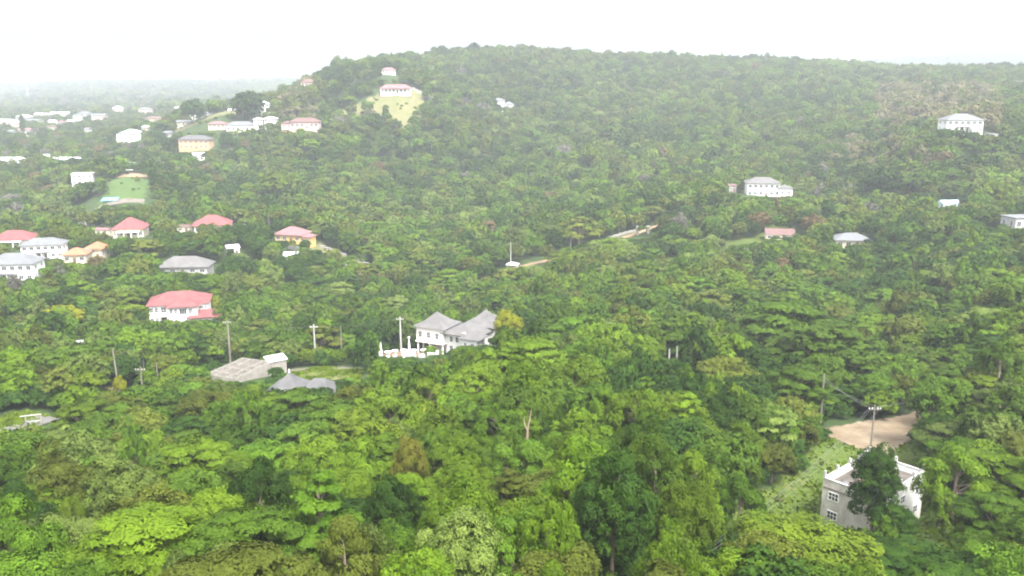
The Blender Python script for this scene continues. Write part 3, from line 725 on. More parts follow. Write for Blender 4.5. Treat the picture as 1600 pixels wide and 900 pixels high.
small('cream garden building beside the pyramid red-roofed house', 'outbuilding', 163, 366, 418, 7, 3.5, 2.6, -12, 'cream', 'pinkroof', clear=(146, 357, 176, 364))
small('pale outbuilding between the pyramid red roof and the wide red roof', 'outbuilding', 289, 362, 422, 6, 4, 2.6, 0, 'cream', 'brownroof', clear=(280, 350, 298, 361))

def wall_run(label, name, pts, h, mat, t=.25, cap=True, clear=None, cat='wall', piers=0):
    C = [ground_at(*p) for p in pts]
    o = root(name, C[0]); tag(o, label, cat)
    mb = MB(); cp = MB(); pr = MB(); ox, oy, oz = C[0]
    for a, b in zip(C[:-1], C[1:]):
        n_ = max(1, int(math.dist(a[:2], b[:2]) / 2.5)); dx, dy = b[0] - a[0], b[1] - a[1]; l = math.hypot(dx, dy); nx, ny = -dy / l * t / 2, dx / l * t / 2
        for k in range(n_):
            p = [a[0] + dx * k / n_, a[1] + dy * k / n_]; q = [a[0] + dx * (k + 1) / n_, a[1] + dy * (k + 1) / n_]
            zm = (Hf(*p) + Hf(*q)) / 2 - oz
            def quad(M_, e, z0, z1):
                V = []
                for z_ in (z0, z1):
                    for (c, s) in ((p, -1), (q, -1), (q, 1), (p, 1)): V.append((c[0] - ox + s * nx * e, c[1] - oy + s * ny * e, z_))
                M_.add(V, [(0, 3, 2, 1), (4, 5, 6, 7), (0, 1, 5, 4), (1, 2, 6, 5), (2, 3, 7, 6), (3, 0, 4, 7)])
            quad(mb, 1, zm - 1.5, zm + h); quad(cp, 1.5, zm + h + .003, zm + h + .12)
            if piers and k % piers == 0: pr.cb((p[0] - ox, p[1] - oy, zm - 1), t * 2.2, t * 2.2, h + 1.4)
    mb.build('wall_panel', M[mat], o); cp.build('coping', M['oldwhite'], o)
    if piers: pr.build('piers', M['oldwhite'], o)
    if clear: keep(*clear)
    return o
wall_run('pale boundary wall running right from the yellow-walled house', 'boundary_wall', [(452, 384, 388), (500, 386, 384), (545, 386, 384), (582, 390, 378)], 1.6, 'oldwhite', clear=(448, 376, 582, 386, 378), piers=2)
wall_run('upper pale wall beyond the yellow-walled house', 'boundary_wall', [(500, 378, 402), (540, 380, 398), (575, 384, 392)], 1.2, 'block', clear=(500, 374, 575, 380, 392))
wall_run('white parapet wall beside the wide red hip roof', 'boundary_wall', [(362, 352, 428), (383, 350, 432)], 2.2, 'white', clear=(362, 343, 384, 350, 424), piers=2)
wall_run('curved retaining wall beside the hilltop long red house', 'retaining_wall', [(644, 140, 775), (675, 142, 768), (690, 148, 756)], 2.2, 'oldwhite', clear=(645, 134, 690, 146, 755))
wall_run('pale stone wall along the gravel road near two gate pillars', 'stone_wall', [(950, 374, 419), (975, 369, 424), (998, 366, 427)], 1.0, 'block', t=.4)
wall_run('low white wall beside the pale marl road in the far left valley', 'boundary_wall', [(118, 330, 466), (140, 318, 484)], 1.6, 'white', clear=(118, 312, 142, 326, 466))
patch('dry_garden', [(480, 388, 384), (585, 396, 370), (590, 385, 392), (500, 372, 412)], M['drygrass'], .15, 2); keep(490, 374, 585, 388, 380)

# the right side of the valley
house('white two-storey house with grey roof and small pink wing in mid-slope forest', 'house', 1190, 306, 480, 17, 10, 7.0, -6, roof='greyroof', rh=2.8, st=2, nw=6, wing=(11.5, -2, 7, 7, 4.5), clear=(1160, 281, 1230, 306))
small('tiny brown hut left of the mid-slope white house', 'hut', 1143, 300, 485, 4, 4, 3.6, 0, 'block', 'brownroof', clear=(1139, 290, 1150, 299))
house('house showing only its low faded red gable roof between trees', 'house', 1217, 376, 385, 12, 7, 2.4, -10, wall='cream', roof='brownroof', kind='gable', rh=2.2, clear=(1195, 357, 1240, 366), over=.4)
house('low cream house with broad pale roof in the right valley', 'house', 1328, 386, 365, 13.5, 9, 2.8, -8, wall='cream', roof='bluegrey', rh=2.4, clear=(1303, 360, 1348, 379))
house('flat light-blue metal roof among trees on the right slope', 'house', 1482, 328, 420, 9, 6, 2.6, 6, wall='aquaroof', roof='aquaroof', kind='gable', rh=1.3, clear=(1465, 311, 1498, 321), over=.3)
house('grey flat-roofed house cut by the right picture edge', 'house', 1595, 360, 335, 12, 8, 4.6, 10, wall='oldwhite', roof='bluegrey', kind='flat', clear=(1565, 334, 1605, 357), nw=4)
house('white house with pale grey hip roof standing high on the right slope', 'house', 1499, 206, 520, 20, 13, 6.6, -3, roof='bluegrey', rh=3.4, st=2, nw=6, porch=(9, 3, 3.2), clear=(1470, 170, 1535, 200))
small('little white annex right of the high right-slope house', 'outbuilding', 1548, 213, 505, 5.5, 4.5, 3.4, 0, 'oldwhite', 'bluegrey', kind='flat', clear=(1538, 197, 1560, 210))
small('pale grey tank house just right of the high right-slope house porch', 'outbuilding', 1521, 206, 510, 4, 4, 3, 10, 'white', 'whiteroof', clear=(1512, 193, 1530, 203))
ws = ['leftmost', 'second from left', 'third from left', 'rightmost']
for k, (px, py, D) in enumerate([(1152, 408, 335), (1171, 408, 335), (1195, 410, 332), (1211, 412, 328)]):
    x, y, z = ground_at(px, py, D); s = 1 + .3 * (k == 3)
    o = MB().tube([(-1.1 * s, 0, -1), (-1.1 * s, 0, 1.9)], .1, 8).tube([(1.1 * s, 0, -1), (1.1 * s, 0, 1.9)], .1, 8).hip(2.6 * s, 2.2, 2.0, .9, .2).box(-1.05 * s, 1.05 * s, .7, .9, -1, 2.0).build('grave_shelter', M['oldwhite'], None, (x, y, z), .2 * k)
    tag(o, f'{ws[k]} of four small white shelters in the clearing', 'shelter', 'small white shelters in the right valley clearing')
keep(1145, 398, 1220, 408, 326)

# white canopy roof beside the pole in the centre, gate pillars beyond
def canopy(label, px, py, D, w, d, h, clear):
    x, y, z = ground_at(px, py, D); o = root('canopy', (x, y, z), R(-12)); tag(o, label, 'canopy')
    MB().hip(w, d, h, .9, .3).build('canopy_roof', M['whiteroof'], o)
    for a in (-1, 1):
        for b in (-1, 1): MB().tube([(a * w * .45, b * d * .45, -1), (a * w * .45, b * d * .45, h - .1)], .09, 8).build('post', M['metal'], o)
    EXCL.append((x, y, 4)); keep(*clear)
canopy('white canopy roof on posts at the foot of the lone valley pole', 801, 420, 371, 4.6, 3.6, 2.4, (789, 407, 813, 416, 366))
for k, (px, py, D, hh, lb) in enumerate([(996, 366, 420, 4.0, 'pale square gate pillar, taller left one at the end of the gravel road'), (1012, 366, 421, 3.2, 'broken brownish gate pillar right of the taller pale one')]):
    x, y, z = ground_at(px, py, D)
    p_ = root('gate_pillar', (x, y, z), .3); tag(p_, lb, 'pillar')
    MB().box(-.55, .55, -.55, .55, -1, hh).build('shaft', M['cream' if k == 0 else 'block'], p_)
    MB().box(-.7, .7, -.7, .7, hh + .003, hh + .3).build('cap', M['oldwhite'], p_)
    keep(px - 6, 348, px + 6, 364, 416)
# frame gate beside the road at the left edge
x, y, z = ground_at(52, 655, 149)
o = root('gate', (x, y, z), R(20)); tag(o, 'white timber goal-like gate frame standing by the grey road at left edge', 'gate')
for a in (-1.2, 1.2): MB().box(a - .09, a + .09, -.09, .09, -.5, 2.1).build('post', M['block'], o)
MB().box(-2.1, 1.35, -.1, .1, 2.103, 2.25).build('top_rail', M['oldwhite'], o)
MB().box(-1.1, 1.1, -.05, .05, 1.0, 1.12).build('middle_rail', M['oldwhite'], o)
keep(38, 626, 66, 655, 146)
wall_run('stained cream retaining wall half hidden by trees near the left road', 'retaining_wall', [(96, 668, 143), (112, 672, 141), (135, 664, 144)], 2.4, 'oldwhite', clear=(98, 648, 113, 668, 138))

# ------------------------------------------------------------------ the hilltop and hillside houses
g_h = 'houses on the left hill shoulder'
house('long hilltop villa with pale red roof and white columned front', 'house', 619, 146, 760, 25, 9, 3.8, 2, roof='pinkroof', rh=3.0, nw=8, porch=(20, 2.4, 3.0), clear=(592, 130, 646, 145), over=1)
house('small white and pink house just above the long hilltop villa', 'house', 608, 127, 830, 12, 7, 3.6, 4, wall='white', roof='pinkroof', rh=2.2, clear=(596, 112, 622, 123))
house('white house with tiled gable nearly hidden near the hill crest', 'house', 779, 138, 850, 11, 8, 4.6, -5, roof='bluegrey', rh=2.4, clear=(770, 124, 786, 133))
house('white house with pointed roof, right one of two near the hill crest', 'house', 795, 138, 848, 8.5, 7, 4.2, 8, roof='bluegrey', rh=2.6, clear=(788, 124, 803, 136))
house('pinkish house on the skyline at the left end of the hill', 'house', 483, 137, 850, 13, 8, 5, 0, wall='pinkwall', roof='brownroof', rh=2.6, clear=(474, 120, 488, 131))
house('reddish-brown roofed pink house, the wide one on the left hill shoulder', 'house', 478, 202, 700, 22, 9, 5.2, 0, wall='pinkwall', roof='brownroof', rh=3, st=1, nw=6, wing=(-14, 0, 8, 8, 4), clear=(442, 180, 510, 199))
house('tall narrow white house standing alone high on the left hill shoulder', 'house', 414, 172, 760, 7, 6, 6.0, 20, roof='whiteroof', rh=2, st=2, nw=2, clear=(406, 148, 421, 166))
house('bright white two-storey house beside the wide pink one', 'house', 424, 196, 730, 9, 7, 5.4, -5, roof='whiteroof', rh=1.6, st=2, nw=3, clear=(414, 176, 433, 190))
house('white house half behind dark trees left of the bright white one', 'house', 404, 196, 732, 7, 7, 4.8, 12, roof='whiteroof', rh=1.6, st=2, nw=3, clear=(396, 178, 411, 188))
house('white house with long dark grey roof on the left hill shoulder', 'house', 378, 206, 730, 22, 9, 5.2, 2, roof='bluegrey', rh=3, nw=6, clear=(352, 186, 402, 200))
house('low house with salmon roof beside the long grey-roofed one', 'house', 342, 206, 735, 14, 8, 3.2, -4, wall='cream', roof='pinkroof', rh=1.8, clear=(330, 192, 354, 203))
house('large orange-walled two-storey block with dark grey roof on the slope', 'apartment_building', 308, 236, 690, 24, 10, 7.0, -6, wall='orangewall', roof='darkroof', rh=3, st=2, nw=6, clear=(286, 204, 346, 232), cat='building')
small('small white roof below the orange-walled block', 'outbuilding', 310, 244, 668, 8, 6, 3, 25, 'white', 'whiteroof', clear=(300, 228, 316, 236))
house('two-storey white house with white roof in the trees left of the orange block', 'house', 208, 224, 790, 14, 9, 7.2, 14, roof='whiteroof', rh=2.2, st=2, nw=4, clear=(192, 205, 220, 221))
small('grey domed white pavilion left of the white two-storey tree house', 'outbuilding', 191, 214, 800, 7, 7, 4.2, 0, 'white', 'bluegrey', kind='hip', clear=(185, 202, 197, 211), rh=2.2)
house('white stepped house above the green field in the far left valley', 'house', 131, 286, 560, 12, 9, 6.6, 16, roof='whiteroof', rh=1.4, st=2, kind='flat', nw=4, clear=(120, 264, 148, 283))
small('bright white roof right of the far left valley lawn', 'hut', 207, 256, 660, 8, 6, 3.2, -10, 'white', 'whiteroof', clear=(199, 246, 216, 253))
small('small white hut in the dark trees of the far left valley', 'hut', 116, 259, 640, 4.6, 4, 2.6, 0, 'white', 'whiteroof', clear=(112, 248, 121, 255))
house('long low building with curved white roofs at the left edge', 'house', 14, 236, 700, 26, 9, 4.4, 4, roof='whiteroof', rh=2.6, nw=6, clear=(-5, 220, 34, 232))
house('white gabled house second from left in the far valley line', 'house', 66, 234, 710, 8, 8, 4.6, 20, roof='whiteroof', rh=3, kind='gable', clear=(62, 221, 70, 229))
house('long white house with low gables in the far valley line', 'house', 103, 236, 705, 20, 8, 4.2, 0, roof='whiteroof', rh=2, kind='gable', nw=5, clear=(87, 220, 120, 230))
# blue sheet at the field
x, y, z = ground_at(171, 306, 506)
o = MB().add([(-4.5, -2, .6), (4.5, -2, .9), (4.8, 2, 2.2), (-4.6, 2, 2.0), (0, 0, 1.9), (-4.5, -2, .5), (4.5, -2, .8), (4.8, 2, 2.1), (-4.6, 2, 1.9)],
             [(0, 1, 4), (1, 2, 4), (2, 3, 4), (3, 0, 4), (8, 7, 6, 5), (0, 5, 6, 1), (1, 6, 7, 2), (2, 7, 8, 3), (3, 8, 5, 0)]).build('tarpaulin', M['tarp'], None, (x, y, z))
tag(o, 'blue plastic tarpaulin spread beside the green field', 'tarpaulin'); keep(163, 298, 178, 306, 500)

# the far town: pale roofs strung along the valley
TOWN = [ # px, py, D, w, h, wall, roof, words
 (6, 184, 1150, 30, 6, 'white', 'whiteroof', 'wide white roof at the very left of the far town'),
 (22, 190, 1060, 20, 8, 'pinkwall', 'whiteroof', 'pinkish building under a white roof near the left edge of the far town'),
 (38, 180, 1250, 26, 8, 'white', 'whiteroof', 'tall white block left of the grey roof in the far town'),
 (52, 184, 1150, 28, 5, 'cream', 'bluegrey', 'long grey-roofed hall in the far town'),
 (66, 179, 1300, 26, 6, 'white', 'whiteroof', 'white roof right behind the long grey hall in the far town'),
 (82, 186, 1100, 10, 6, 'white', 'whiteroof', 'small bright white cube house in the middle of the far town'),
 (95, 179, 1300, 34, 6, 'white', 'whiteroof', 'widest white roof in the middle of the far town'),
 (96, 187, 1080, 10, 5, 'white', 'pinkroof', 'small pink-roofed house below the widest white roof of the far town'),
 (112, 186, 1120, 11, 5, 'cream', 'whiteroof', 'small cream house right of the pink-roofed one in the far town'),
 (122, 182, 1200, 14, 5, 'white', 'bluegrey', 'low grey-roofed house between white roofs in the far town'),
 (133, 181, 1220, 22, 7, 'white', 'whiteroof', 'white building at the right end of the long white roofs'),
 (156, 184, 1180, 24, 6, 'pinkwall', 'bluegrey', 'hazy pink-grey building right of the white roofs'),
 (185, 175, 1350, 18, 9, 'pinkwall', 'whiteroof', 'tall pale pink block standing right of the far town'),
 (228, 176, 1300, 24, 7, 'pinkwall', 'whiteroof', 'pale pink house on the rise behind the left hill shoulder'),
 (242, 186, 1000, 24, 7, 'cream', 'brownroof', 'cream house with brown roof on the rise beside dark trees'),
 (278, 170, 1350, 12, 7, 'white', 'whiteroof', 'small white house peeping over the dark trees of the hill shoulder'),
 (302, 188, 900, 8, 5, 'white', 'whiteroof', 'little white cottage between dark trees above the dry strip'),
 (325, 188, 880, 14, 6, 'white', 'bluegrey', 'grey-roofed white cottage upslope of the salmon roof'),
 (362, 178, 850, 16, 4, 'white', 'whiteroof', 'flat white roof under the big dark tree on the hill shoulder'),
 (40, 207, 950, 16, 6, 'white', 'pinkroof', 'white house with red gable below the far town'),
 (20, 206, 960, 9, 4, 'white', 'whiteroof', 'small white roof below the far town at left'),
 (82, 197, 1000, 10, 5, 'cream', 'brownroof', 'tan-walled cottage just under the middle of the far town'),
 (138, 206, 930, 5, 5, 'white', 'whiteroof', 'tiny white hut alone in the trees right of centre below the far town'),
 (38, 160, 2000, 36, 8, 'white', 'whiteroof', 'white building on the far left ridge slope above the town'),
 (228, 205, 840, 7, 4, 'cream', 'whiteroof', 'small cream roof between the white tree house and the orange block'),
 (265, 216, 760, 8, 4, 'white', 'bluegrey', 'small pale roof left of the orange-walled block'),
 (290, 206, 790, 16, 4, 'cream', 'whiteroof', 'long cream roof behind the orange-walled block'),
]
for (px, py, D, w, h, wl, rf, wd) in TOWN:
    house(wd, 'house', px, py, D, w * .74, max(7, w * .36), h * .8, rnd.uniform(-14, 14), wall='oldwhite' if wl == 'white' and rnd.random() < .6 else wl, roof='bluegrey' if rf == 'whiteroof' and rnd.random() < .35 else rf, rh=h * .35, kind=rnd.choice(['hip', 'gable', 'gable']), nw=3, ns=1, st=1, group='pale houses of the far town',
          clear=(px - w * .5, py - 8, px + w * .5, py - 1.5), zoff=0)
# the white mast on the far ridge
x, y, z = ground_at(45, 160, 2400); o = root('radio_mast', (x, y, z)); tag(o, 'thin pale mast rising on the far left ridge', 'mast')
MB().tube([(0, 0, -2), (0, 0, 44)], [1.0, .5], 6).build('mast_shaft', M['white'], o)
MB().box(-2.5, 2.5, -.8, .8, 30, 33).build('antenna', M['white'], o)

# ------------------------------------------------------------------ poles and cables
TOPS = {}
def pole(key, label, px, py, pyb, D, arm=False, mat='pole', r=.15, lean=0, vines=False, nm='utility_pole', cat='utility pole', clear=True):
    xt, yt, zt = ray(px, py, D); x = xt + lean; y = D; zb = Hf(x, y)
    o = root(nm, (x, y, zb)); tag(o, label, cat)
    MB().tube([(0, 0, -1), (-lean * .5, 0, (zt - zb) * .5), (-lean, 0, zt - zb)], [r * 1.2, r, r * .72], 10).build('shaft', M[mat], o)
    h = zt - zb
    TOPS[key] = [(x - lean, y, zt - .35)] * 3
    if arm:
        a = MB().box(-lean - 1.05, -lean + 1.05, -.17 - r * .6, -.05 - r * .6, h - .75, h - .6).build('crossarm', M[mat], o)
        for k in (-.95, -.45, .45, .95):
            MB().tube([(-lean + k, -.11 - r * .6, h - .6), (-lean + k, -.11 - r * .6, h - .42), (-lean + k, -.11 - r * .6, h - .36)], [.05, .075, .03], 8).build('insulator', M['white'], o)
        TOPS[key] = [(x - lean + k, y - .2, zt - .4) for k in (-.95, -.45, .95)]
    if clear: keep(px - 5, py, px + 5, pyb, D - 2)
    EXCL.append((x, y, 1.6))
    return o
pole('p1', 'tallest grey timber pole, without crossarm, at the left end of the dirt turning place', 1288, 585, 658, 150, r=.17)
pole('p2', 'timber pole with crossarm standing in front of the dirt turning place', 1367, 633, 696, 141, arm=True, r=.14)
pole('p3', 'pale pole with small crossarm left of the two-peaked villa', 625, 495, 548, 246, arm=True, mat='paleconc', r=.26)
pole('p4', 'pole wrapped in hanging dead vines right of the big red-roofed house', 355, 500, 548, 224, arm=True, r=.26)
pole('p5', 'pole with crossarm right of the white-roofed shed', 490, 507, 546, 226, arm=True, mat='paleconc', r=.2)
pole('p6', 'thin bare pole between the shed and the villa', 532, 510, 544, 229, r=.13)
pole('p7', 'leaning grey pole at the top of the red earth cut on the left', 176, 545, 598, 178, r=.17, lean=.4)
pole('p8', 'short pole with crossarm left of the roofless walls, the nearer one', 219, 573, 602, 182, arm=True, r=.16)
pole('p9', 'pole just above and behind the short crossarm pole on the left', 222, 546, 574, 212, r=.14)
pole('p10', 'short rusty post right of the short crossarm pole', 244, 567, 590, 195, r=.15)
pole('p11', 'slim pole above the white canopy roof in mid valley', 798, 378, 406, 373, r=.19, mat='paleconc')
pole('p12', 'pale pole under the lone umbrella-shaped tree by the gravel road', 892, 364, 386, 398, r=.24, mat='paleconc')
pole('p13', 'thin pole against the dark wood behind the yellow-walled house', 419, 332, 350, 436, r=.16)
pole('p14', 'thin pole behind the wide red hip roof', 361, 333, 344, 440, r=.16)
pole('p15', 'thin pole at the end of the pale wall in mid valley', 558, 358, 374, 405, r=.16)
pole('p16', 'left one of two pale dead trunks above the bushes right of the villa', 1046, 545, 562, 205, r=.22, mat='paleconc', nm='dead_trunk', cat='dead trunk')
pole('p17', 'right, taller one of two pale dead trunks right of the villa', 1058, 541, 562, 207, r=.2, mat='paleconc', nm='dead_trunk', cat='dead trunk')
pole('p18', 'pole hidden among the vine-draped trees below the concrete house', 1085, 862, 872, 84, r=.18, clear=False)
pole('p0', 'pole off behind the right-hand bank trees', 1520, 600, 620, 172, r=.18, clear=False)
def cable(a, b, label, sag=.6, r=.014, n=3):
    for k in range(n):
        p, q = Vector(TOPS[a][k]), Vector(TOPS[b][k])
        if TOPS[a][0] == TOPS[a][1]: p = p - Vector((0, 0, .45 * k))
        if TOPS[b][0] == TOPS[b][1]: q = q - Vector((0, 0, .45 * k))
        pts = [p.lerp(q, i / 14) - Vector((0, 0, sag * 4 * (i / 14) * (1 - i / 14))) for i in range(15)]
        o = link('power_cable', newmesh('power_cable', *(lambda m: (m.v, m.f))(MB().tube([v - p for v in pts], r, 5)), M['wire']), None, p)
        tag(o, label + [', the uppermost strand', ', the middle strand', ', the lowest strand'][k] if n > 1 else label, 'cable', label)
cable('p1', 'p2', 'grey cable between the two poles by the dirt road', .5)
cable('p2', 'p0', 'cable leaving the crossarm pole towards the right bank', .5, n=2)
cable('p2', 'p18', 'cable running down left across the grass by the concrete house', 1.6, n=3)
cable('p5', 'p3', 'thin cable between the shed pole and the villa pole', 1.0, n=1)
cable('p4', 'p5', 'thin cable between the vine-wrapped pole and the shed pole', 1.4, n=1)
cable('p7', 'p9', 'thin cable between the leaning pole and the pole behind', .7, n=1)

# ------------------------------------------------------------------ trees
def rdir(rs, n):
    v = rs.normal(size=(n, 3)); return v / np.linalg.norm(v, axis=1)[:, None]

def lobes_for(kind, rs):
    """crown as lobes: centres, radii (3), on a tree whose size is in metres"""
    C = []; Rr = []
    if kind in ('broad', 'dense', 'oval'):
        H0, rx, rz, nl, lr = {'broad': (6.3, 4.2, 3.0, 34, 1.35), 'dense': (5.6, 4.0, 3.7, 44, 1.15), 'oval': (6.4, 2.9, 5.0, 46, 1.15)}[kind]
        for i in range(nl):
            # golden spiral over the upper 80% of the envelope
            t = (i + .5) / nl; cz = 1 - 1.72 * t; an = i * 2.39996 + rs.uniform(-.35, .35); s = math.sqrt(max(0, 1 - cz * cz))
            k = rs.uniform(.62, 1.06)
            C.append((s * math.cos(an) * rx * k, s * math.sin(an) * rx * k, H0 + cz * rz * k))
            r = lr * rs.uniform(.7, 1.35); Rr.append((r, r, r * rs.uniform(.62, .85)))
        for i in range(nl // 4):
            d = rs.normal(size=3) * .35; C.append((d[0] * rx, d[1] * rx, H0 + d[2] * rz)); Rr.append((lr * 1.3,) * 3)
    elif kind == 'umbrella':
        for i in range(34):
            rr = math.sqrt((i + .5) / 34); an = i * 2.39996 + rs.uniform(-.4, .4); k = rr * 5.6
            lay = rs.choice([0, 0, -1.0, -1.9]) * (rr > .45)
            C.append((k * math.cos(an), k * math.sin(an), 8.6 - 2.6 * rr ** 2.2 + lay + rs.uniform(-.3, .3)))
            r = rs.uniform(1.15, 1.9); Rr.append((r, r * rs.uniform(.8, 1.1), rs.uniform(.36, .55)))
    elif kind == 'pads':
        for i in range(74):
            rr = math.sqrt((i + .5) / 74); an = i * 2.39996 + rs.uniform(-.3, .3); k = rr * 5.7
            lay = rs.choice([0, -.5, -1.3]) * (rr > .3)
            C.append((k * math.cos(an), k * math.sin(an), 8.9 - 5.2 * rr ** 2.3 + lay + rs.uniform(-.25, .25)))
            r = rs.uniform(1.05, 1.7); Rr.append((r, r * rs.uniform(.8, 1.1), rs.uniform(.34, .5)))
        for i in range(24):
            rr = math.sqrt((i + .5) / 24); an = i * 2.39996; k = rr * 5.0
            C.append((k * math.cos(an), k * math.sin(an), 7.3 - 4.6 * rr ** 2.3)); Rr.append((1.5, 1.5, .8))
    elif kind == 'tier':
        for i in range(30):
            t = i / 30; z = 3.0 + 6.5 * t; an = i * 2.39996 + rs.uniform(-.4, .4); k = (4.2 * (1 - t) ** .75 + .3) * rs.uniform(.35, 1)
            C.append((k * math.cos(an), k * math.sin(an), z + rs.uniform(-.3, .3))); r = rs.uniform(1.1, 1.8) * (1.1 - .45 * t); Rr.append((r, r, r * .36))
    elif kind == 'vine':
        for i in range(26):
            an = rs.uniform(0, 6.28); k = 3.3 * math.sqrt(rs.uniform(.02, 1)); z = 8.6 - .30 * k * k + rs.uniform(-1.3, .8)
            C.append((k * math.cos(an), k * math.sin(an), z)); r = rs.uniform(.85, 1.45); Rr.append((r, r, r * .8))
        for i in range(22):
            an = rs.uniform(0, 6.28); k = 3.9 * rs.uniform(.75, 1); 
            C.append((k * math.cos(an), k * math.sin(an), rs.uniform(2.2, 5.6))); r = rs.uniform(.6, .95); Rr.append((r, r, r * rs.uniform(1.8, 3.0)))
    elif kind == 'feathery':
        for i in range(40):
            d = rs.normal(size=3); d /= np.linalg.norm(d); d[2] = abs(d[2]) * 1.1 - .25; k = rs.uniform(.5, 1.1)
            C.append((d[0] * 4.0 * k, d[1] * 4.0 * k, 5.2 + d[2] * 3.0 * k)); r = rs.uniform(.7, 1.3); Rr.append((r, r, r * .5))
    elif kind == 'shrub':
        for i in range(16):
            d = rs.normal(size=3); d /= np.linalg.norm(d); k = rs.uniform(.4, 1)
            C.append((d[0] * 1.7 * k, d[1] * 1.7 * k, 1.1 + abs(d[2]) * 1.1 * k)); r = rs.uniform(.55, .95); Rr.append((r, r, r * .8))
    return np.array(C), np.array(Rr)

def crown_mesh(name, kind, seed, n, size, mat):
    rs = np.random.RandomState(seed)
    C, Rr = lobes_for(kind, rs)
    nl = len(C)
    w = (Rr[:, 0] * (Rr[:, 0] + Rr[:, 2])); w = w / w.sum()
    idx = rs.choice(nl, n, p=w)
    K = 14
    sub = rdir(rs, nl * K).reshape(nl, K, 3)
    sub[:, :, 2] = np.where(rs.rand(nl, K) < .8, np.abs(sub[:, :, 2]), sub[:, :, 2])
    subr = rs.uniform(.74, 1.18, (nl, K))
    si = rs.randint(0, K, n)
    d = sub[idx, si] + rs.normal(size=(n, 3)) * .27
    d /= np.linalg.norm(d, axis=1)[:, None]
    rad = subr[idx, si] * (1 - .30 * rs.rand(n) ** 2)
    if kind == 'feathery': rad *= rs.uniform(.45, 1.15, n)
    if kind in ('umbrella', 'tier', 'pads'): d[:, 2] = np.where(rs.rand(n) < .6, np.abs(d[:, 2]), d[:, 2])
    P_ = C[idx] + d * Rr[idx] * rad[:, None]
    up = np.array([0, 0, 1.0])
    nr = d * .8 + up * (.9 if kind in ('umbrella', 'tier', 'pads') else .45) + rs.normal(size=(n, 3)) * .30
    if kind == 'vine': nr[:, 2] *= .8
    nr /= np.linalg.norm(nr, axis=1)[:, None]
    # leaves stretch outward and down along the surface
    tv = d * .5 + rs.normal(size=(n, 3)) * .6 - up * (.9 if kind == 'vine' else .25)
    tv -= nr * (tv * nr).sum(1)[:, None]; tv /= np.linalg.norm(tv, axis=1)[:, None]
    bv = np.cross(nr, tv)
    s = size * rs.uniform(.6, 1.35, n)[:, None]
    asp = rs.uniform(.42, .72, n)[:, None] * (0.75 if kind == 'vine' else 1)
    V = np.empty((n, 4, 3))
    V[:, 0] = P_ - tv * s * .55; V[:, 1] = P_ - bv * s * asp * .5 - tv * s * .05; V[:, 2] = P_ + tv * s * .55 - nr * s * .12; V[:, 3] = P_ + bv * s * asp * .5 - tv * s * .05
    tint = .45 * rs.rand(nl)[idx] + .30 * rs.rand(nl, K)[idx, si] + .25 * rs.rand(n)
    return quadmesh(name, V.reshape(-1, 3), mat, tint)

def trunk_mesh(name, kind, seed, mat='bark', full=True):
    rs = np.random.RandomState(seed + 50)
    C, Rr = lobes_for(kind, np.random.RandomState(seed))
    mb = MB(); top = {'broad': 4.2, 'dense': 4.0, 'oval': 6.5, 'umbrella': 5.0, 'pads': 5.4, 'tier': 8.5, 'vine': 6.5, 'feathery': 3.4, 'shrub': .6}[kind]
    r0 = {'shrub': .07, 'umbrella': .38, 'pads': .4}.get(kind, .26)
    bx, by = rs.uniform(-.4, .4, 2)
    mb.tube([(0, 0, -1.2), (0, 0, .2), (bx * .5, by * .4, top * .5), (bx, by, top)], [r0 * 1.5, r0 * 1.1, r0 * .85, r0 * .55], 8)
    pick = rs.permutation(len(C))[:12 if full else 6]
    for k in pick:
        c = C[k]; z0 = top * rs.uniform(.55, .98)
        if kind in ('tier', 'oval', 'vine'): z0 = min(top, max(1.0, c[2] - 1.2))
        a = np.array([bx * z0 / top, by * z0 / top, z0]); m = (a + c) / 2 + np.array([0, 0, .35])
        mb.tube([a, m, c], [r0 * .42, r0 * .28, r0 * .10], 6, cap=False)
    return newmesh(name, mb.v, mb.f, M[mat], True)

KN = {'pads': ('umbrella_tree', 'umbrella-shaped tree'), 'broad': ('broadleaf_tree', 'broad-crowned tree'), 'dense': ('dense_tree', 'dense domed tree'), 'oval': ('tall_tree', 'tall oval tree'),
      'umbrella': ('umbrella_tree', 'umbrella-shaped tree'), 'tier': ('layered_tree', 'layered tree'), 'vine': ('vine_draped_tree', 'vine-draped tree'),
      'feathery': ('feathery_tree', 'loose feathery tree'), 'shrub': ('shrub', 'bushy shrub')}
KH = {'pads': 9.3, 'broad': 9.6, 'dense': 9.3, 'oval': 11.6, 'umbrella': 9.2, 'tier': 9.9, 'vine': 9.6, 'feathery': 8.6, 'shrub': 2.7}   # height of the mesh
KR = {'pads': 6.5, 'broad': 5.0, 'dense': 4.9, 'oval': 3.8, 'umbrella': 6.6, 'tier': 4.8, 'vine': 4.3, 'feathery': 4.9, 'shrub': 2.2}     # crown radius
LOD = {0: (30000, .26), 1: (13000, .40), 2: (3600, .74), 3: (1000, 1.25), 4: (240, 2.9)}
_cr = {}; _tr = {}
def crown(kind, seed, lod, col):
    k = (kind, seed, lod, col)
    if k not in _cr:
        n_, s_ = LOD[lod]
        if kind == 'shrub': n_ = n_ // 6; s_ *= .9
        if kind == 'feathery': s_ *= .8
        if kind in ('umbrella', 'pads'): n_ = int(n_ * (1.25 if kind == 'umbrella' else 1.7))
        base = (kind, seed, lod)
        if base in _cr:
            me = _cr[base].copy(); me.materials[0] = LEAF[col]; me.name = 'crown'
        else:
            me = crown_mesh('crown', kind, seed * 7 + 3, n_, s_, LEAF[col]); _cr[base] = me
        _cr[k] = me
    return _cr[k]
def trunk(kind, seed, mat='bark'):
    k = (kind, seed, mat)
    if k not in _tr: _tr[k] = trunk_mesh('trunk', kind, seed * 7 + 3, mat)
    return _tr[k]

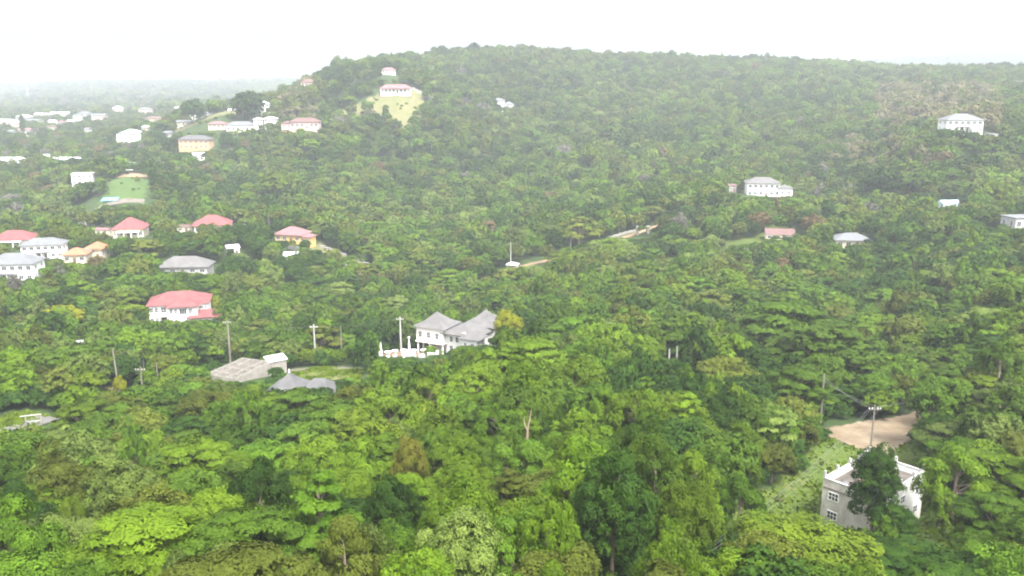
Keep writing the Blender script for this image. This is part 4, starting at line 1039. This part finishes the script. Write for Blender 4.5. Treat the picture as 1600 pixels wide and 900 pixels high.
def pick_kind(x, y, u):
    """mix of kinds and colours by place"""
    r = rnd.random(); px, py = proj(x, y, Hf(x, y) + 7)
    if 560 < px < 1160 and py > 520:       # the knoll in the middle foreground: vine-draped
        kind = 'vine' if r < .68 else ('broad' if r < .82 else ('dense' if r < .9 else 'tier'))
        col = rnd.choices(['bright', 'green', 'lime', 'dark', 'olive', 'pale'], [64, 26, 2, 5, 1, 2])[0]
    elif y < 330 and px > 1120:
        kind = 'umbrella' if r < .3 else ('broad' if r < .65 else ('vine' if r < .8 else 'dense'))
        col = rnd.choices(['bright', 'green', 'dark', 'olive', 'pale', 'lime'], [22, 44, 12, 12, 8, 2])[0]
    elif y < 330:
        kind = 'umbrella' if r < .24 else ('broad' if r < .58 else ('dense' if r < .74 else ('vine' if r < .84 else ('feathery' if r < .93 else 'oval'))))
        col = rnd.choices(['bright', 'green', 'dark', 'olive', 'pale', 'lime', 'yellow'], [20, 42, 13, 13, 10, 2.5, .6])[0]
    else:
        kind = 'umbrella' if r < .2 else ('broad' if r < .66 else ('dense' if r < .88 else ('feathery' if r < .95 else 'oval')))
        col = rnd.choices(['bright', 'green', 'dark', 'olive', 'pale', 'lime', 'rust', 'grey'], [9, 42, 20, 16, 12, 1.5, .4, .7])[0]
        if y < 1000 and 1368 < px < 1570 and 132 < py < 190 and rnd.random() < .92: col = rnd.choice(['dry', 'dry', 'olive', 'dry'])
        if y < 900 and 400 < px < 500 and 120 < py < 182: col = rnd.choice(['dry', 'olive', 'pale'])
        if y < 820 and 1290 < px < 1460 and 210 < py < 262: col = rnd.choice(['olive', 'dry', 'pale', 'green'])
        if px < 400 and y > 500 and rnd.random() < .35: col = rnd.choice(['dark', 'grey', 'olive', 'rust'] if rnd.random() < .3 else ['dark'])
    f = math.sin(x * .031 + y * .017 + 1.3) + math.sin(x * -.019 + y * .026) + .8 * math.sin(x * .062 - y * .041 + 2)
    if col in ('green', 'olive', 'dark', 'bright', 'pale'):
        q = rnd.random()
        if f > 1.0 and q < .45: col = rnd.choice(['bright', 'pale', 'olive', 'lime' if y < 500 else 'pale'])
        elif f < -1.2 and q < .4: col = 'dark'
    if y < 115 and col in ('lime', 'yellow'): col = 'green'
    return kind, col

TREES = []   # dict x y z kind seed col s sz rot hero label
def fits(x, y, z, r, h):
    """largest factor for which a tree keeps the marked views open"""
    f = 1.0
    pxc, _ = proj(x, y, z + h * .7); rp = r * F / y * .86
    for (x0, y0, x1, y1, D) in CLEAR:
        if y < D and pxc + rp > x0 and pxc - rp < x1:
            _, pb = proj(x, y, z)
            _, pt = proj(x, y, z + h * f)
            if pt < y1 and pb > y0 + (y1 - y0) * .15:
                # shrink until the top sits below the lower edge (or it misses sideways)
                g = f
                while g > .16:
                    g *= .86
                    _, pt = proj(x, y, z + h * g); rp2 = r * g * F / y * .86
                    if pt >= y1 or pxc + rp2 < x0 or pxc - rp2 > x1: break
                if g <= .16: return 0
                f = g; rp = r * f * F / y * .86
    return f

def hero(kind, col, px, pytop, D, wpx, label, seed=0, hmin=None, parts=True):
    x, y, zt = ray(px, pytop, D); z = Hf(x, y)
    w = wpx / F * D
    s = w / 2 / KR[kind]; sz = max(zt - z, 2.5) / KH[kind]
    TREES.append(dict(x=x, y=y, z=z, kind=kind, seed=seed, col=col, s=s, sz=sz, rot=rnd.uniform(0, 6.28), hero=True, label=label, r=w / 2, h=zt - z))
    cy = (pytop + proj(x, y, z + (zt - z) * .35)[1]) / 2
    HERO.append((x, y, w / 2 * .75)); keep(px - wpx * .33, pytop + 4, px + wpx * .33, cy, D - w * .3)
HERO = []
hero('pads', 'bright', 225, 806, 66, 345, 'very wide light green umbrella tree with flat layered pads at the bottom left', 1)
hero('tier', 'green', 500, 735, 72, 200, 'layered mid green tree at the bottom left of centre, tallest there', 1)
hero('dense', 'dark', 960, 712, 74, 150, 'big dark olive domed tree at the bottom right of centre', 2)
hero('oval', 'dark', 1376, 690, 103, 94, 'tall dark tree hiding the middle of the concrete house', 1)
hero('dense', 'lime', 1262, 838, 75, 300, 'golden green broad crown at the bottom below the concrete house', 3)
hero('oval', 'dark', 1402, 790, 99, 78, 'shorter dark tree beside the right of the tall dark one at the concrete house', 2)
hero('pads', 'green', 1300, 508, 184, 225, 'large umbrella tree above the dirt turning place', 1)
hero('pads', 'green', 1240, 470, 206, 230, 'large umbrella tree just behind and left of the other one above the dirt turning place', 2)
hero('broad', 'olive', 1137, 560, 168, 105, 'olive rounded tree left of the large umbrella trees', 2)
hero('umbrella', 'olive', 905, 338, 404, 78, 'lone olive umbrella tree beside the gravel road in mid valley', 2)
hero('broad', 'yellow', 795, 488, 225, 50, 'bright yellow tree touching the right side of the villa', 1)
hero('pads', 'bright', 830, 530, 158, 160, 'bright green flat crown on top of the knoll before the villa', 3)
hero('vine', 'bright', 900, 560, 138, 120, 'bright vine-draped tree on the right of the knoll top', 1)
hero('vine', 'bright', 608, 618, 128, 105, 'bright vine-hung tree high on the left flank of the knoll', 1)
hero('vine', 'lime', 668, 592, 136, 95, 'yellow-green vine-hung tree on the knoll shoulder below the villa', 2)
hero('vine', 'bright', 735, 572, 140, 110, 'bright vine-hung tree just below the right end of the villa', 3)
hero('vine', 'bright', 560, 690, 104, 120, 'bright vine-hung tree low on the left flank of the knoll', 2)
hero('vine', 'bright', 700, 672, 104, 120, 'bright vine-hung tree right of the golden-brown topped tree', 1)
hero('vine', 'green', 775, 628, 112, 90, 'green vine-hung tree left of the bare forked trunk', 3)
hero('vine', 'bright', 900, 640, 108, 120, 'bright vine-hung tree right of the bare forked trunk', 2)
hero('vine', 'green', 205, 668, 118, 50, 'narrow vine-covered snag rising from the left canopy', 2)
hero('broad', 'lime', 108, 782, 84, 48, 'slender yellow-green tree left of the bottom left umbrella tree', 3)
hero('broad', 'gold', 640, 684, 98, 62, 'tree with golden-brown top in the middle foreground', 2)
hero('dense', 'lime', 560, 640, 122, 120, 'yellowish green domed tree on the left side of the knoll', 1)
hero('broad', 'pale', 720, 815, 66, 150, 'pale blue-green tree at the bottom centre', 3)
hero('vine', 'bright', 860, 775, 66, 120, 'vivid green drooping tree left of the big dark domed tree', 3)
hero('broad', 'bright', 1080, 752, 80, 110, 'bright green tree right of the big dark domed tree', 1)
hero('dense', 'rust', 150, 400, 337, 34, 'rust brown tree in front of the small orange roof', 1)
hero('feathery', 'grey', 94, 412, 318, 24, 'grey leafless tree right of the large pale-roofed white house', 1)
hero('feathery', 'grey', 22, 430, 300, 30, 'grey leafless tree at the left edge below the pale-roofed house', 2)
hero('dense', 'yellow', 338, 465, 303, 17, 'small yellow-green tree touching the right corner of the big red house', 2)
hero('broad', 'yellow', 185, 588, 172, 22, 'small yellow-tipped tree beside the red earth cut', 2)
hero('dense', 'dark', 388, 141, 745, 52, 'big dark tree clump on the crest of the left hill shoulder', 1)
hero('dense', 'dark', 300, 156, 770, 46, 'dark rounded tree standing over the cottages left of the shoulder', 2)
hero('dense', 'dark', 565, 128, 790, 30, 'dark tree just left of the long hilltop villa', 1)
hero('oval', 'dark', 32, 176, 930, 9, 'dark column-shaped tree in front of the far town', 1)
hero('broad', 'lime', 435, 268, 540, 62, 'yellow-green rounded tree above the yellow-walled house', 1)
hero('broad', 'lime', 925, 222, 650, 40, 'yellow-green tree alone on the middle hillside', 2)
hero('dense', 'dark', 1385, 262, 470, 66, 'very dark dense tree above the low white right valley house', 2)
hero('dense', 'green', 1450, 268, 455, 66, 'rounded grey-green tree right of the very dark one on the right slope', 1)
hero('broad', 'lime', 1563, 282, 400, 58, 'yellow-green tree at the right edge above the grey flat roof', 1)
hero('vine', 'bright', 1500, 700, 104, 130, 'bright green vine-hung tree on the bank right of the concrete house', 1)
hero('vine', 'green', 1580, 610, 124, 130, 'green vine-hung tree at the right edge above the bank', 2)
hero('broad', 'green', 1470, 590, 140, 90, 'mid green tree closing the right end of the dirt turning place', 1)

nh = len(TREES)
def excluded(x, y, r):
    for (a, b, c) in EXCL:
        if (x - a) ** 2 + (y - b) ** 2 < (c + r * .35) ** 2: return True
    for (a, b, c) in HERO:
        if (x - a) ** 2 + (y - b) ** 2 < c * c: return True
    for (_, x0, x1, y0, y1, ins) in POLYS:
        if x0 < x < x1 and y0 < y < y1 and ins(x, y): return True
    return False

# horizon culling table: what a stretch of ground must rise above to be seen
US = np.linspace(-.72, .72, 181)
yy_ = np.exp(np.linspace(math.log(60), math.log(4500), 260))
TAB = np.zeros((len(US), len(yy_)))
for i, u in enumerate(US):
    s_ = (H(u * yy_, yy_) + 7 - CAMZ) / yy_
    TAB[i] = np.maximum.accumulate(s_)
def visible(x, y, h, m=.012):
    i = int(round((x / y + .72) / 1.44 * 180)); j = int((math.log(y) - math.log(60)) / (math.log(4500) - math.log(60)) * 259) - 2
    if i < 0 or i > 180 or j < 1: return True
    return (Hf(x, y) + h - CAMZ) / y > TAB[i, min(j, 259)] - m - 2.5 / y

def scatter(ya, yb, sp, umax, smin, smax, lowfill=True):
    row = 0; y = ya
    while y < yb:
        x = -umax * y + (row % 2) * sp / 2
        while x < umax * y:
            X = x + rnd.uniform(-.36, .36) * sp; Y = y + rnd.uniform(-.36, .36) * sp
            x += sp
            s = rnd.uniform(smin, smax)
            kind, col = pick_kind(X, Y, 0)
            r = KR[kind] * s; h = KH[kind] * s * (rnd.uniform(.85, 1.2) if kind != 'vine' else rnd.uniform(.9, 1.55))
            if 780 < Y < 1900 and X / Y * F + 800 < 265:
                if rnd.random() < .3: continue
                s *= .75; r *= .75; h *= .62
            if 880 < Y < 1250 and rnd.random() < .07: h *= 1.25; r *= 1.15; s *= 1.15
            if excluded(X, Y, r): continue
            if not visible(X, Y, h): continue
            z = Hf(X, Y)
            f = fits(X, Y, z, r, h)
            if f == 0: continue
            if f < .42:
                kind = 'shrub'; hh = h * f; s2 = hh / KH['shrub']; s2 = max(.35, min(s2, 1.6)); sz = s2
                if rnd.random() < .5: col = rnd.choice(['bright', 'green', 'olive', 'lime'])
                TREES.append(dict(x=X, y=Y, z=z, kind=kind, seed=rnd.randint(1, 4), col=col, s=s2, sz=sz, rot=rnd.uniform(0, 6.28), hero=False, r=KR[kind] * s2, h=KH[kind] * sz))
                continue
            TREES.append(dict(x=X, y=Y, z=z, kind=kind, seed=rnd.randint(1, 4), col=col, s=s * f, sz=h * f / KH[kind], rot=rnd.uniform(0, 6.28), hero=False, r=r * f, h=h * f))
        y += sp * .87; row += 1
scatter(38, 130, 6.2, .74, .62, 1.12)
scatter(130, 330, 6.4, .70, .55, 1.08)
scatter(330, 640, 7.0, .66, .55, 1.12)
scatter(640, 1250, 7.7, .64, .5, 1.2)
scatter(1250, 2100, 15, .62, 1.0, 2.0)
scatter(2100, 3600, 19, .62, 1.2, 2.2)
# undergrowth between the trunks, mostly dark leaves: shade of the gaps in their colour
y = 60
while y < 340:
    x = -.68 * y
    while x < .68 * y:
        X = x + rnd.uniform(-2, 2); Y = y + rnd.uniform(-2, 2); x += 4.6
        s = rnd.uniform(.8, 1.7)
        if any((X - a) ** 2 + (Y - b) ** 2 < (c * .8 + 1.2) ** 2 for (a, b, c) in EXCL): continue
        if any(x0 < X < x1 and y0 < Y < y1 and ins(X, Y) for (_, x0, x1, y0, y1, ins) in POLYS): continue
        z = Hf(X, Y); f = fits(X, Y, z, 2.2 * s, 2.7 * s)
        if f == 0: continue
        TREES.append(dict(x=X, y=Y, z=z, kind='shrub', seed=rnd.randint(1, 4), col=rnd.choice(['dark', 'green', 'dark', 'dark']), s=s, sz=s * f, rot=rnd.uniform(0, 6.28), hero=False, low=True, r=2.2 * s, h=2.7 * s * f))
    y += 4.2
# low growth on the open ground
for (W_, x0, x1, y0, y1, ins) in POLYS:
    for i in range(int((x1 - x0) * (y1 - y0) * (.022 if y0 < 215 else .007))):
        x = rnd.uniform(x0, x1); y = rnd.uniform(y0, y1)
        if not ins(x, y): continue
        if any((x - a) ** 2 + (y - b) ** 2 < (c * .85) ** 2 for (a, b, c) in EXCL): continue
        if 1290 < proj(x, y, Hf(x, y))[0] < 1430 and 132 < y < 160: continue
        s = rnd.uniform(.15, .45) if y < 480 else rnd.uniform(.3, 1.2)
        TREES.append(dict(x=x, y=y, z=Hf(x, y), kind='shrub', seed=rnd.randint(1, 4), col=rnd.choice(['bright', 'green', 'lime', 'olive']), s=s, sz=s * rnd.uniform(.7, 1.1), rot=rnd.uniform(0, 6.28), hero=False, r=2.2 * s, h=2.7 * s))
print('TREES', len(TREES))

def long_grass():
    rs = np.random.RandomState(9); V = []; T = []
    for (W_, x0, x1, y0, y1, ins) in POLYS[:1] + [POLYS[k] for k in GRASSY]:
        area = (x1 - x0) * (y1 - y0); n_ = int(min(9000, area * 7))
        for k in range(n_):
            x = rs.uniform(x0, x1); y = rs.uniform(y0, y1)
            if not ins(x, y): continue
            if DIRT(x, y) or (x - L['chouse'][0]) ** 2 + (y - L['chouse'][1]) ** 2 < 42: continue
            z = Hf(x, y) + .05; a = rs.uniform(0, 3.14); hh = rs.uniform(.12, .5) * (1 + .8 * math.sin(x * .5) * math.sin(y * .4)); ww = rs.uniform(.15, .45)
            c, s_ = math.cos(a) * ww, math.sin(a) * ww; lx, ly = rs.uniform(-.2, .2, 2)
            V += [(x - c, y - s_, z), (x + c, y + s_, z), (x + c * .6 + lx, y + s_ * .6 + ly, z + hh), (x - c * .7 + lx, y - s_ * .7 + ly, z + hh * .8)]
            T.append(.5 + .25 * math.sin(x * .35 + 1) * math.sin(y * .3) + rs.uniform(-.25, .25))
    struct(link('long_grass', quadmesh('long_grass', np.array(V), LEAF['lime'], np.array(T))), 'stuff')
_d = POLYS[1][5]; DIRT = lambda x, y: POLYS[1][1] < x < POLYS[1][2] and _d(x, y)
GRASSY = [k for k, p in enumerate(POLYS) if k > 1 and p[3] < 215]
long_grass()

# ---- the 300 largest in the picture become things of their own
def in_frame(t):
    a = proj(t['x'], t['y'], t['z'] + t['h']); b = proj(t['x'], t['y'], t['z'] + t['h'] * .25)
    rp = t['r'] * F / t['y'] * .6
    return -rp < a[0] < 1600 + rp and a[1] < 894 and b[1] > 0
for t in TREES: t['px'] = proj(t['x'], t['y'], t['z'] + t['h'] * .7)
cand = sorted([t for t in TREES if not t['hero'] and t['kind'] != 'shrub' and in_frame(t)], key=lambda t: -t['r'] / t['y'])
ntree = sum(1 for t in TREES if t['hero'])
IND = [t for t in TREES if t['hero']] + cand[:298 - ntree]
shr = sorted([t for t in TREES if t['kind'] == 'shrub' and not t.get('low') and in_frame(t) and t['y'] < 330], key=lambda t: -t['r'] / t['y'])[:110]
IND += shr
ids = set(id(t) for t in IND)
REST = [t for t in TREES if id(t) not in ids]

MARKS = [('the concrete house', 1364, 760), ('the dirt turning place', 1360, 680), ('the two-peaked villa', 715, 515), ('the roofless walls', 374, 575), ('the dark swept roofs', 475, 595),
         ('the big red-roofed house', 288, 478), ('the bottom left umbrella tree', 225, 850), ('the big dark domed tree', 960, 785), ('the layered tree', 500, 810), ('the large umbrella trees', 1280, 540),
         ('the vine-covered snag', 205, 690), ('the bare forked trunk', 820, 665), ('the golden-brown topped tree', 640, 710), ('the two dead trunks', 1052, 555), ('the golden bottom crown', 1270, 850),
         ('the white gate frame', 52, 640), ('the right edge', 1590, 640), ('the left edge', 10, 760), ('the bottom right corner', 1590, 880), ('the bottom centre', 720, 880)]
def near_mark(px, py):
    m = min(MARKS, key=lambda m: (m[1] - px) ** 2 + ((m[2] - py) * 1.3) ** 2)
    dx, dy = px - m[1], py - m[2]
    dist = math.hypot(dx, dy); q = 'just ' if dist < 60 else ''
    if abs(dx) > 2.2 * abs(dy): rel = 'left of' if dx < 0 else 'right of'
    elif abs(dy) > 2.2 * abs(dx): rel = 'above' if dy < 0 else 'below'
    else: rel = ('upper' if dy < 0 else 'lower') + ('-left of' if dx < 0 else '-right of')
    if m[0].startswith(('the left edge', 'the right edge', 'the bottom')): rel = 'near'
    return q + rel + ' ' + m[0]
keys = {}
for t in IND:
    if t.get('label'): continue
    k = (COLWORD[t['col']], KN[t['kind']][1], near_mark(*t['px'])); keys.setdefault(k, []).append(t)
ORD = ['leftmost', 'second from left', 'third from left', 'fourth from left', 'fifth from left', 'sixth from left', 'seventh from left', 'eighth from left']
for k, ts in keys.items():
    ts.sort(key=lambda t: t['px'][0]); base = f'{k[0]} {k[1]} {k[2]}'
    for i, t in enumerate(ts):
        if len(ts) == 1: t['label'] = base
        elif i == len(ts) - 1: t['label'] = base + ', the rightmost'
        else: t['label'] = base + ', the ' + ORD[min(i, 7)]
def place_tree(t):
    lod = 0 if t['y'] < 105 else (1 if t['y'] < 230 else 2)
    nm = KN[t['kind']][0]
    o = root(nm, (t['x'], t['y'], t['z']), t['rot']); o.scale = (t['s'], t['s'], t['sz'])
    tag(o, t['label'], 'shrub' if t['kind'] == 'shrub' else 'tree', 'shrubs on the open ground' if t['kind'] == 'shrub' else 'trees of the near forest')
    link('crown', crown(t['kind'], t['seed'], lod, t['col']), o)
    link('trunk', trunk(t['kind'], t['seed']), o)
for t in IND: place_tree(t)

# ---- bare forked trunk, banana, palms
def bare_tree():
    x, y, zt = ray(824, 640, 98); z = Hf(x, y)
    o = root('bare_tree', (x, y, z)); tag(o, 'slender bare forked reddish trunk showing in a gap of the central foliage', 'tree')
    h = zt - z; k = h - 2.4; MB().tube([(0, 0, -1), (-.15, 0, k * .6), (.05, 0, k)], [.26, .19, .13], 8).tube([(.05, 0, k), (.28, 0, k + 1.1), (.45, 0, h)], [.11, .08, .04], 7).tube([(.02, 0, k - .3), (-.3, 0, k + .5), (-.42, .2, k + 1.5)], [.1, .07, .03], 7).build('trunk', M['palebark'], o)
    keep(812, 648, 833, 692, 96)
bare_tree()
def blade(mb, base, az, ln, wd, rise, droop, segs=7):
    V = []; F_ = []
    for i in range(segs + 1):
        t = i / segs; rr = ln * t; zz = rise * t * ln - droop * t * t * ln
        c = Vector(base) + Vector((math.cos(az) * rr, math.sin(az) * rr, zz)); n_ = Vector((-math.sin(az), math.cos(az), 0)); w = wd * math.sin(math.pi * (.08 + .9 * t)) ** .7
        V += [c - n_ * w - Vector((0, 0, w * .35)), c, c + n_ * w - Vector((0, 0, w * .35))]
    for i in range(segs):
        a = i * 3; F_ += [(a, a + 1, a + 4, a + 3), (a + 1, a + 2, a + 5, a + 4)]
    mb.add(V, F_)
def frond_plant(name, label, cat, px, py, D, n, h, ln, wd, col, group=None, droop=1.1):
    x, y, z = ground_at(px, py, D); r3 = random.Random(int(px))
    o = root(name, (x, y, z)); tag(o, label, cat, group)
    MB().tube([(0, 0, -.5), (.1, 0, h * .5), (0, 0, h)], [.2, .16, .13], 8).build('trunk', M['bark'], o)
    for k in range(n):
        mb = MB(); blade(mb, (0, 0, h - .05), k * 2.4 + r3.uniform(-.3, .3), ln * r3.uniform(.8, 1.1), wd, r3.uniform(.5, 1.2), droop * r3.uniform(.8, 1.3))
        mb.build('frond', LEAF[col], o, smooth=True)
for k, (px, py, D, h, lb) in enumerate([(1463, 822, 104, 1.8, 'young banana plant with torn pale leaves, left one right of the concrete house'), (1478, 815, 107, 2.3, 'banana plant with broad leaves, right one by the concrete house')]):
    frond_plant('banana_plant', lb, 'banana plant', px, py, D, 9, h, 2.3, .34, 'lime', 'banana plants by the concrete house')
keep(1450, 782, 1488, 824, 100)
frond_plant('palm_tree', 'pale palm in front of the dark wood right of the yellow-walled house', 'palm', 528, 372, 410, 14, 5.5, 3.6, .4, 'olive')

# ---- the rest of the forest: one object, instanced
def forest(rest):
    protos = []; pidx = {}
    idx = []; sc_ = []; rot = []; pos = []
    for t in rest:
        y = t['y']; lod = 1 if y < 130 else (2 if y < 420 else (3 if y < 1250 else 4))
        k = (t['kind'], t['seed'] if lod < 4 else 1, lod, t['col'])
        if k not in pidx:
            pidx[k] = len(protos)
            me = crown(*k)
            ob = bpy.data.objects.new('foliage_source', me); protos.append(ob)
        idx.append(pidx[k]); sc_.append((t['s'], t['s'], t['sz'])); rot.append((0, 0, t['rot'])); pos.append((t['x'], t['y'], t['z']))
    n_ = len(rest)
    me = bpy.data.meshes.new('distant_forest'); me.vertices.add(n_)
    me.vertices.foreach_set('co', np.array(pos, np.float32).ravel())
    a = me.attributes.new('pick', 'INT', 'POINT'); a.data.foreach_set('value', np.array(idx, np.int32))
    a = me.attributes.new('size', 'FLOAT_VECTOR', 'POINT'); a.data.foreach_set('vector', np.array(sc_, np.float32).ravel())
    a = me.attributes.new('turn', 'FLOAT_VECTOR', 'POINT'); a.data.foreach_set('vector', np.array(rot, np.float32).ravel())
    me.update()
    o = link('distant_forest', me); o['kind'] = 'stuff'; o['label'] = 'dense green tropical forest covering the valley and hills beyond the near trees'
    ng = bpy.data.node_groups.new('forest_scatter', 'GeometryNodeTree')
    ng.interface.new_socket('Geometry', in_out='INPUT', socket_type='NodeSocketGeometry')
    ng.interface.new_socket('Geometry', in_out='OUTPUT', socket_type='NodeSocketGeometry')
    gi = ng.nodes.new('NodeGroupInput'); go = ng.nodes.new('NodeGroupOutput')
    g2i = ng.nodes.new('GeometryNodeGeometryToInstance')
    # join order is last-linked-first, so link in reverse
    for ob in reversed(protos):
        oi = ng.nodes.new('GeometryNodeObjectInfo'); oi.inputs['Object'].default_value = ob; oi.inputs['As Instance'].default_value = False
        ng.links.new(oi.outputs['Geometry'], g2i.inputs[0])
    m2p = ng.nodes.new('GeometryNodeMeshToPoints')
    ng.links.new(gi.outputs[0], m2p.inputs['Mesh'])
    ip = ng.nodes.new('GeometryNodeInstanceOnPoints'); ip.inputs['Pick Instance'].default_value = True
    def attr(nm, ty):
        a_ = ng.nodes.new('GeometryNodeInputNamedAttribute'); a_.data_type = ty; a_.inputs['Name'].default_value = nm; return a_.outputs[0]
    e2r = ng.nodes.new('FunctionNodeEulerToRotation')
    ng.links.new(attr('turn', 'FLOAT_VECTOR'), e2r.inputs[0])
    ng.links.new(m2p.outputs[0], ip.inputs['Points']); ng.links.new(g2i.outputs[0], ip.inputs['Instance'])
    ng.links.new(attr('pick', 'INT'), ip.inputs['Instance Index']); ng.links.new(e2r.outputs[0], ip.inputs['Rotation'])
    ng.links.new(attr('size', 'FLOAT_VECTOR'), ip.inputs['Scale']); ng.links.new(ip.outputs[0], go.inputs[0])
    md = o.modifiers.new('scatter', 'NODES'); md.node_group = ng
    print('forest', n_, 'protos', len(protos))
forest(REST)

# ------------------------------------------------------------------ air, sky and sun
hz = MB().box(-5200, 5200, -60, 5200, float(GZ.min()) - 3, 215).build('haze', None)
hm, nt, nd, lk = nmat('haze_air'); out = N(nd, 'ShaderNodeOutputMaterial')
pv = N(nd, 'ShaderNodeVolumePrincipled'); pv.inputs['Color'].default_value = (.88, .935, 1.0, 1); pv.inputs['Density'].default_value = HAZE = 0.00030
pv.inputs['Anisotropy'].default_value = 0.25
lk.new(pv.outputs[0], out.inputs['Volume']); hz.data.materials.append(hm); struct(hz, 'stuff')

SUN_EL, SUN_AZ = 56, 152      # azimuth the light comes from, clockwise from +Y
w = bpy.data.worlds.new('World'); sc.world = w; w.use_nodes = True
nt = w.node_tree; bg = nt.nodes['Background']
sky = nt.nodes.new('ShaderNodeTexSky'); sky.sky_type = 'NISHITA'; sky.sun_disc = False
sky.sun_elevation = R(SUN_EL); sky.sun_rotation = R(SUN_AZ); sky.dust_density = 6; sky.air_density = 1.2; sky.ozone_density = 1
hs = nt.nodes.new('ShaderNodeHueSaturation'); hs.inputs['Saturation'].default_value = 0.22; hs.inputs['Value'].default_value = 1.0
nt.links.new(sky.outputs[0], hs.inputs['Color']); nt.links.new(hs.outputs[0], bg.inputs['Color'])
bg.inputs['Strength'].default_value = 0.15
sd = bpy.data.lights.new('sun', 'SUN'); sd.energy = 1.5; sd.angle = R(10); sd.color = (1, .97, .92)
so = bpy.data.objects.new('sun', sd); COL.objects.link(so)
az = R(SUN_AZ); el = R(SUN_EL)
dirv = Vector((math.sin(az) * math.cos(el), math.cos(az) * math.cos(el), math.sin(el)))
so.rotation_euler = dirv.to_track_quat('Z', 'Y').to_euler()

vs = sc.view_settings
sc.display_settings.display_device = 'sRGB'
vs.view_transform = 'Standard'; vs.look = 'None'; vs.exposure = 2.0; vs.gamma = 1; vs.use_curve_mapping = False
cy = sc.cycles
cy.max_bounces = 6; cy.diffuse_bounces = 3; cy.transmission_bounces = 3; cy.glossy_bounces = 2; cy.volume_bounces = 0; cy.transparent_max_bounces = 4
cy.pixel_filter_type = 'BLACKMAN_HARRIS'; cy.filter_width = 2.0; cy.use_denoising = True; cy.denoiser = 'OPENIMAGEDENOISE'; cy.denoising_input_passes = 'RGB_ALBEDO_NORMAL'; cy.denoising_prefilter = 'ACCURATE'
sc.render.film_transparent = False
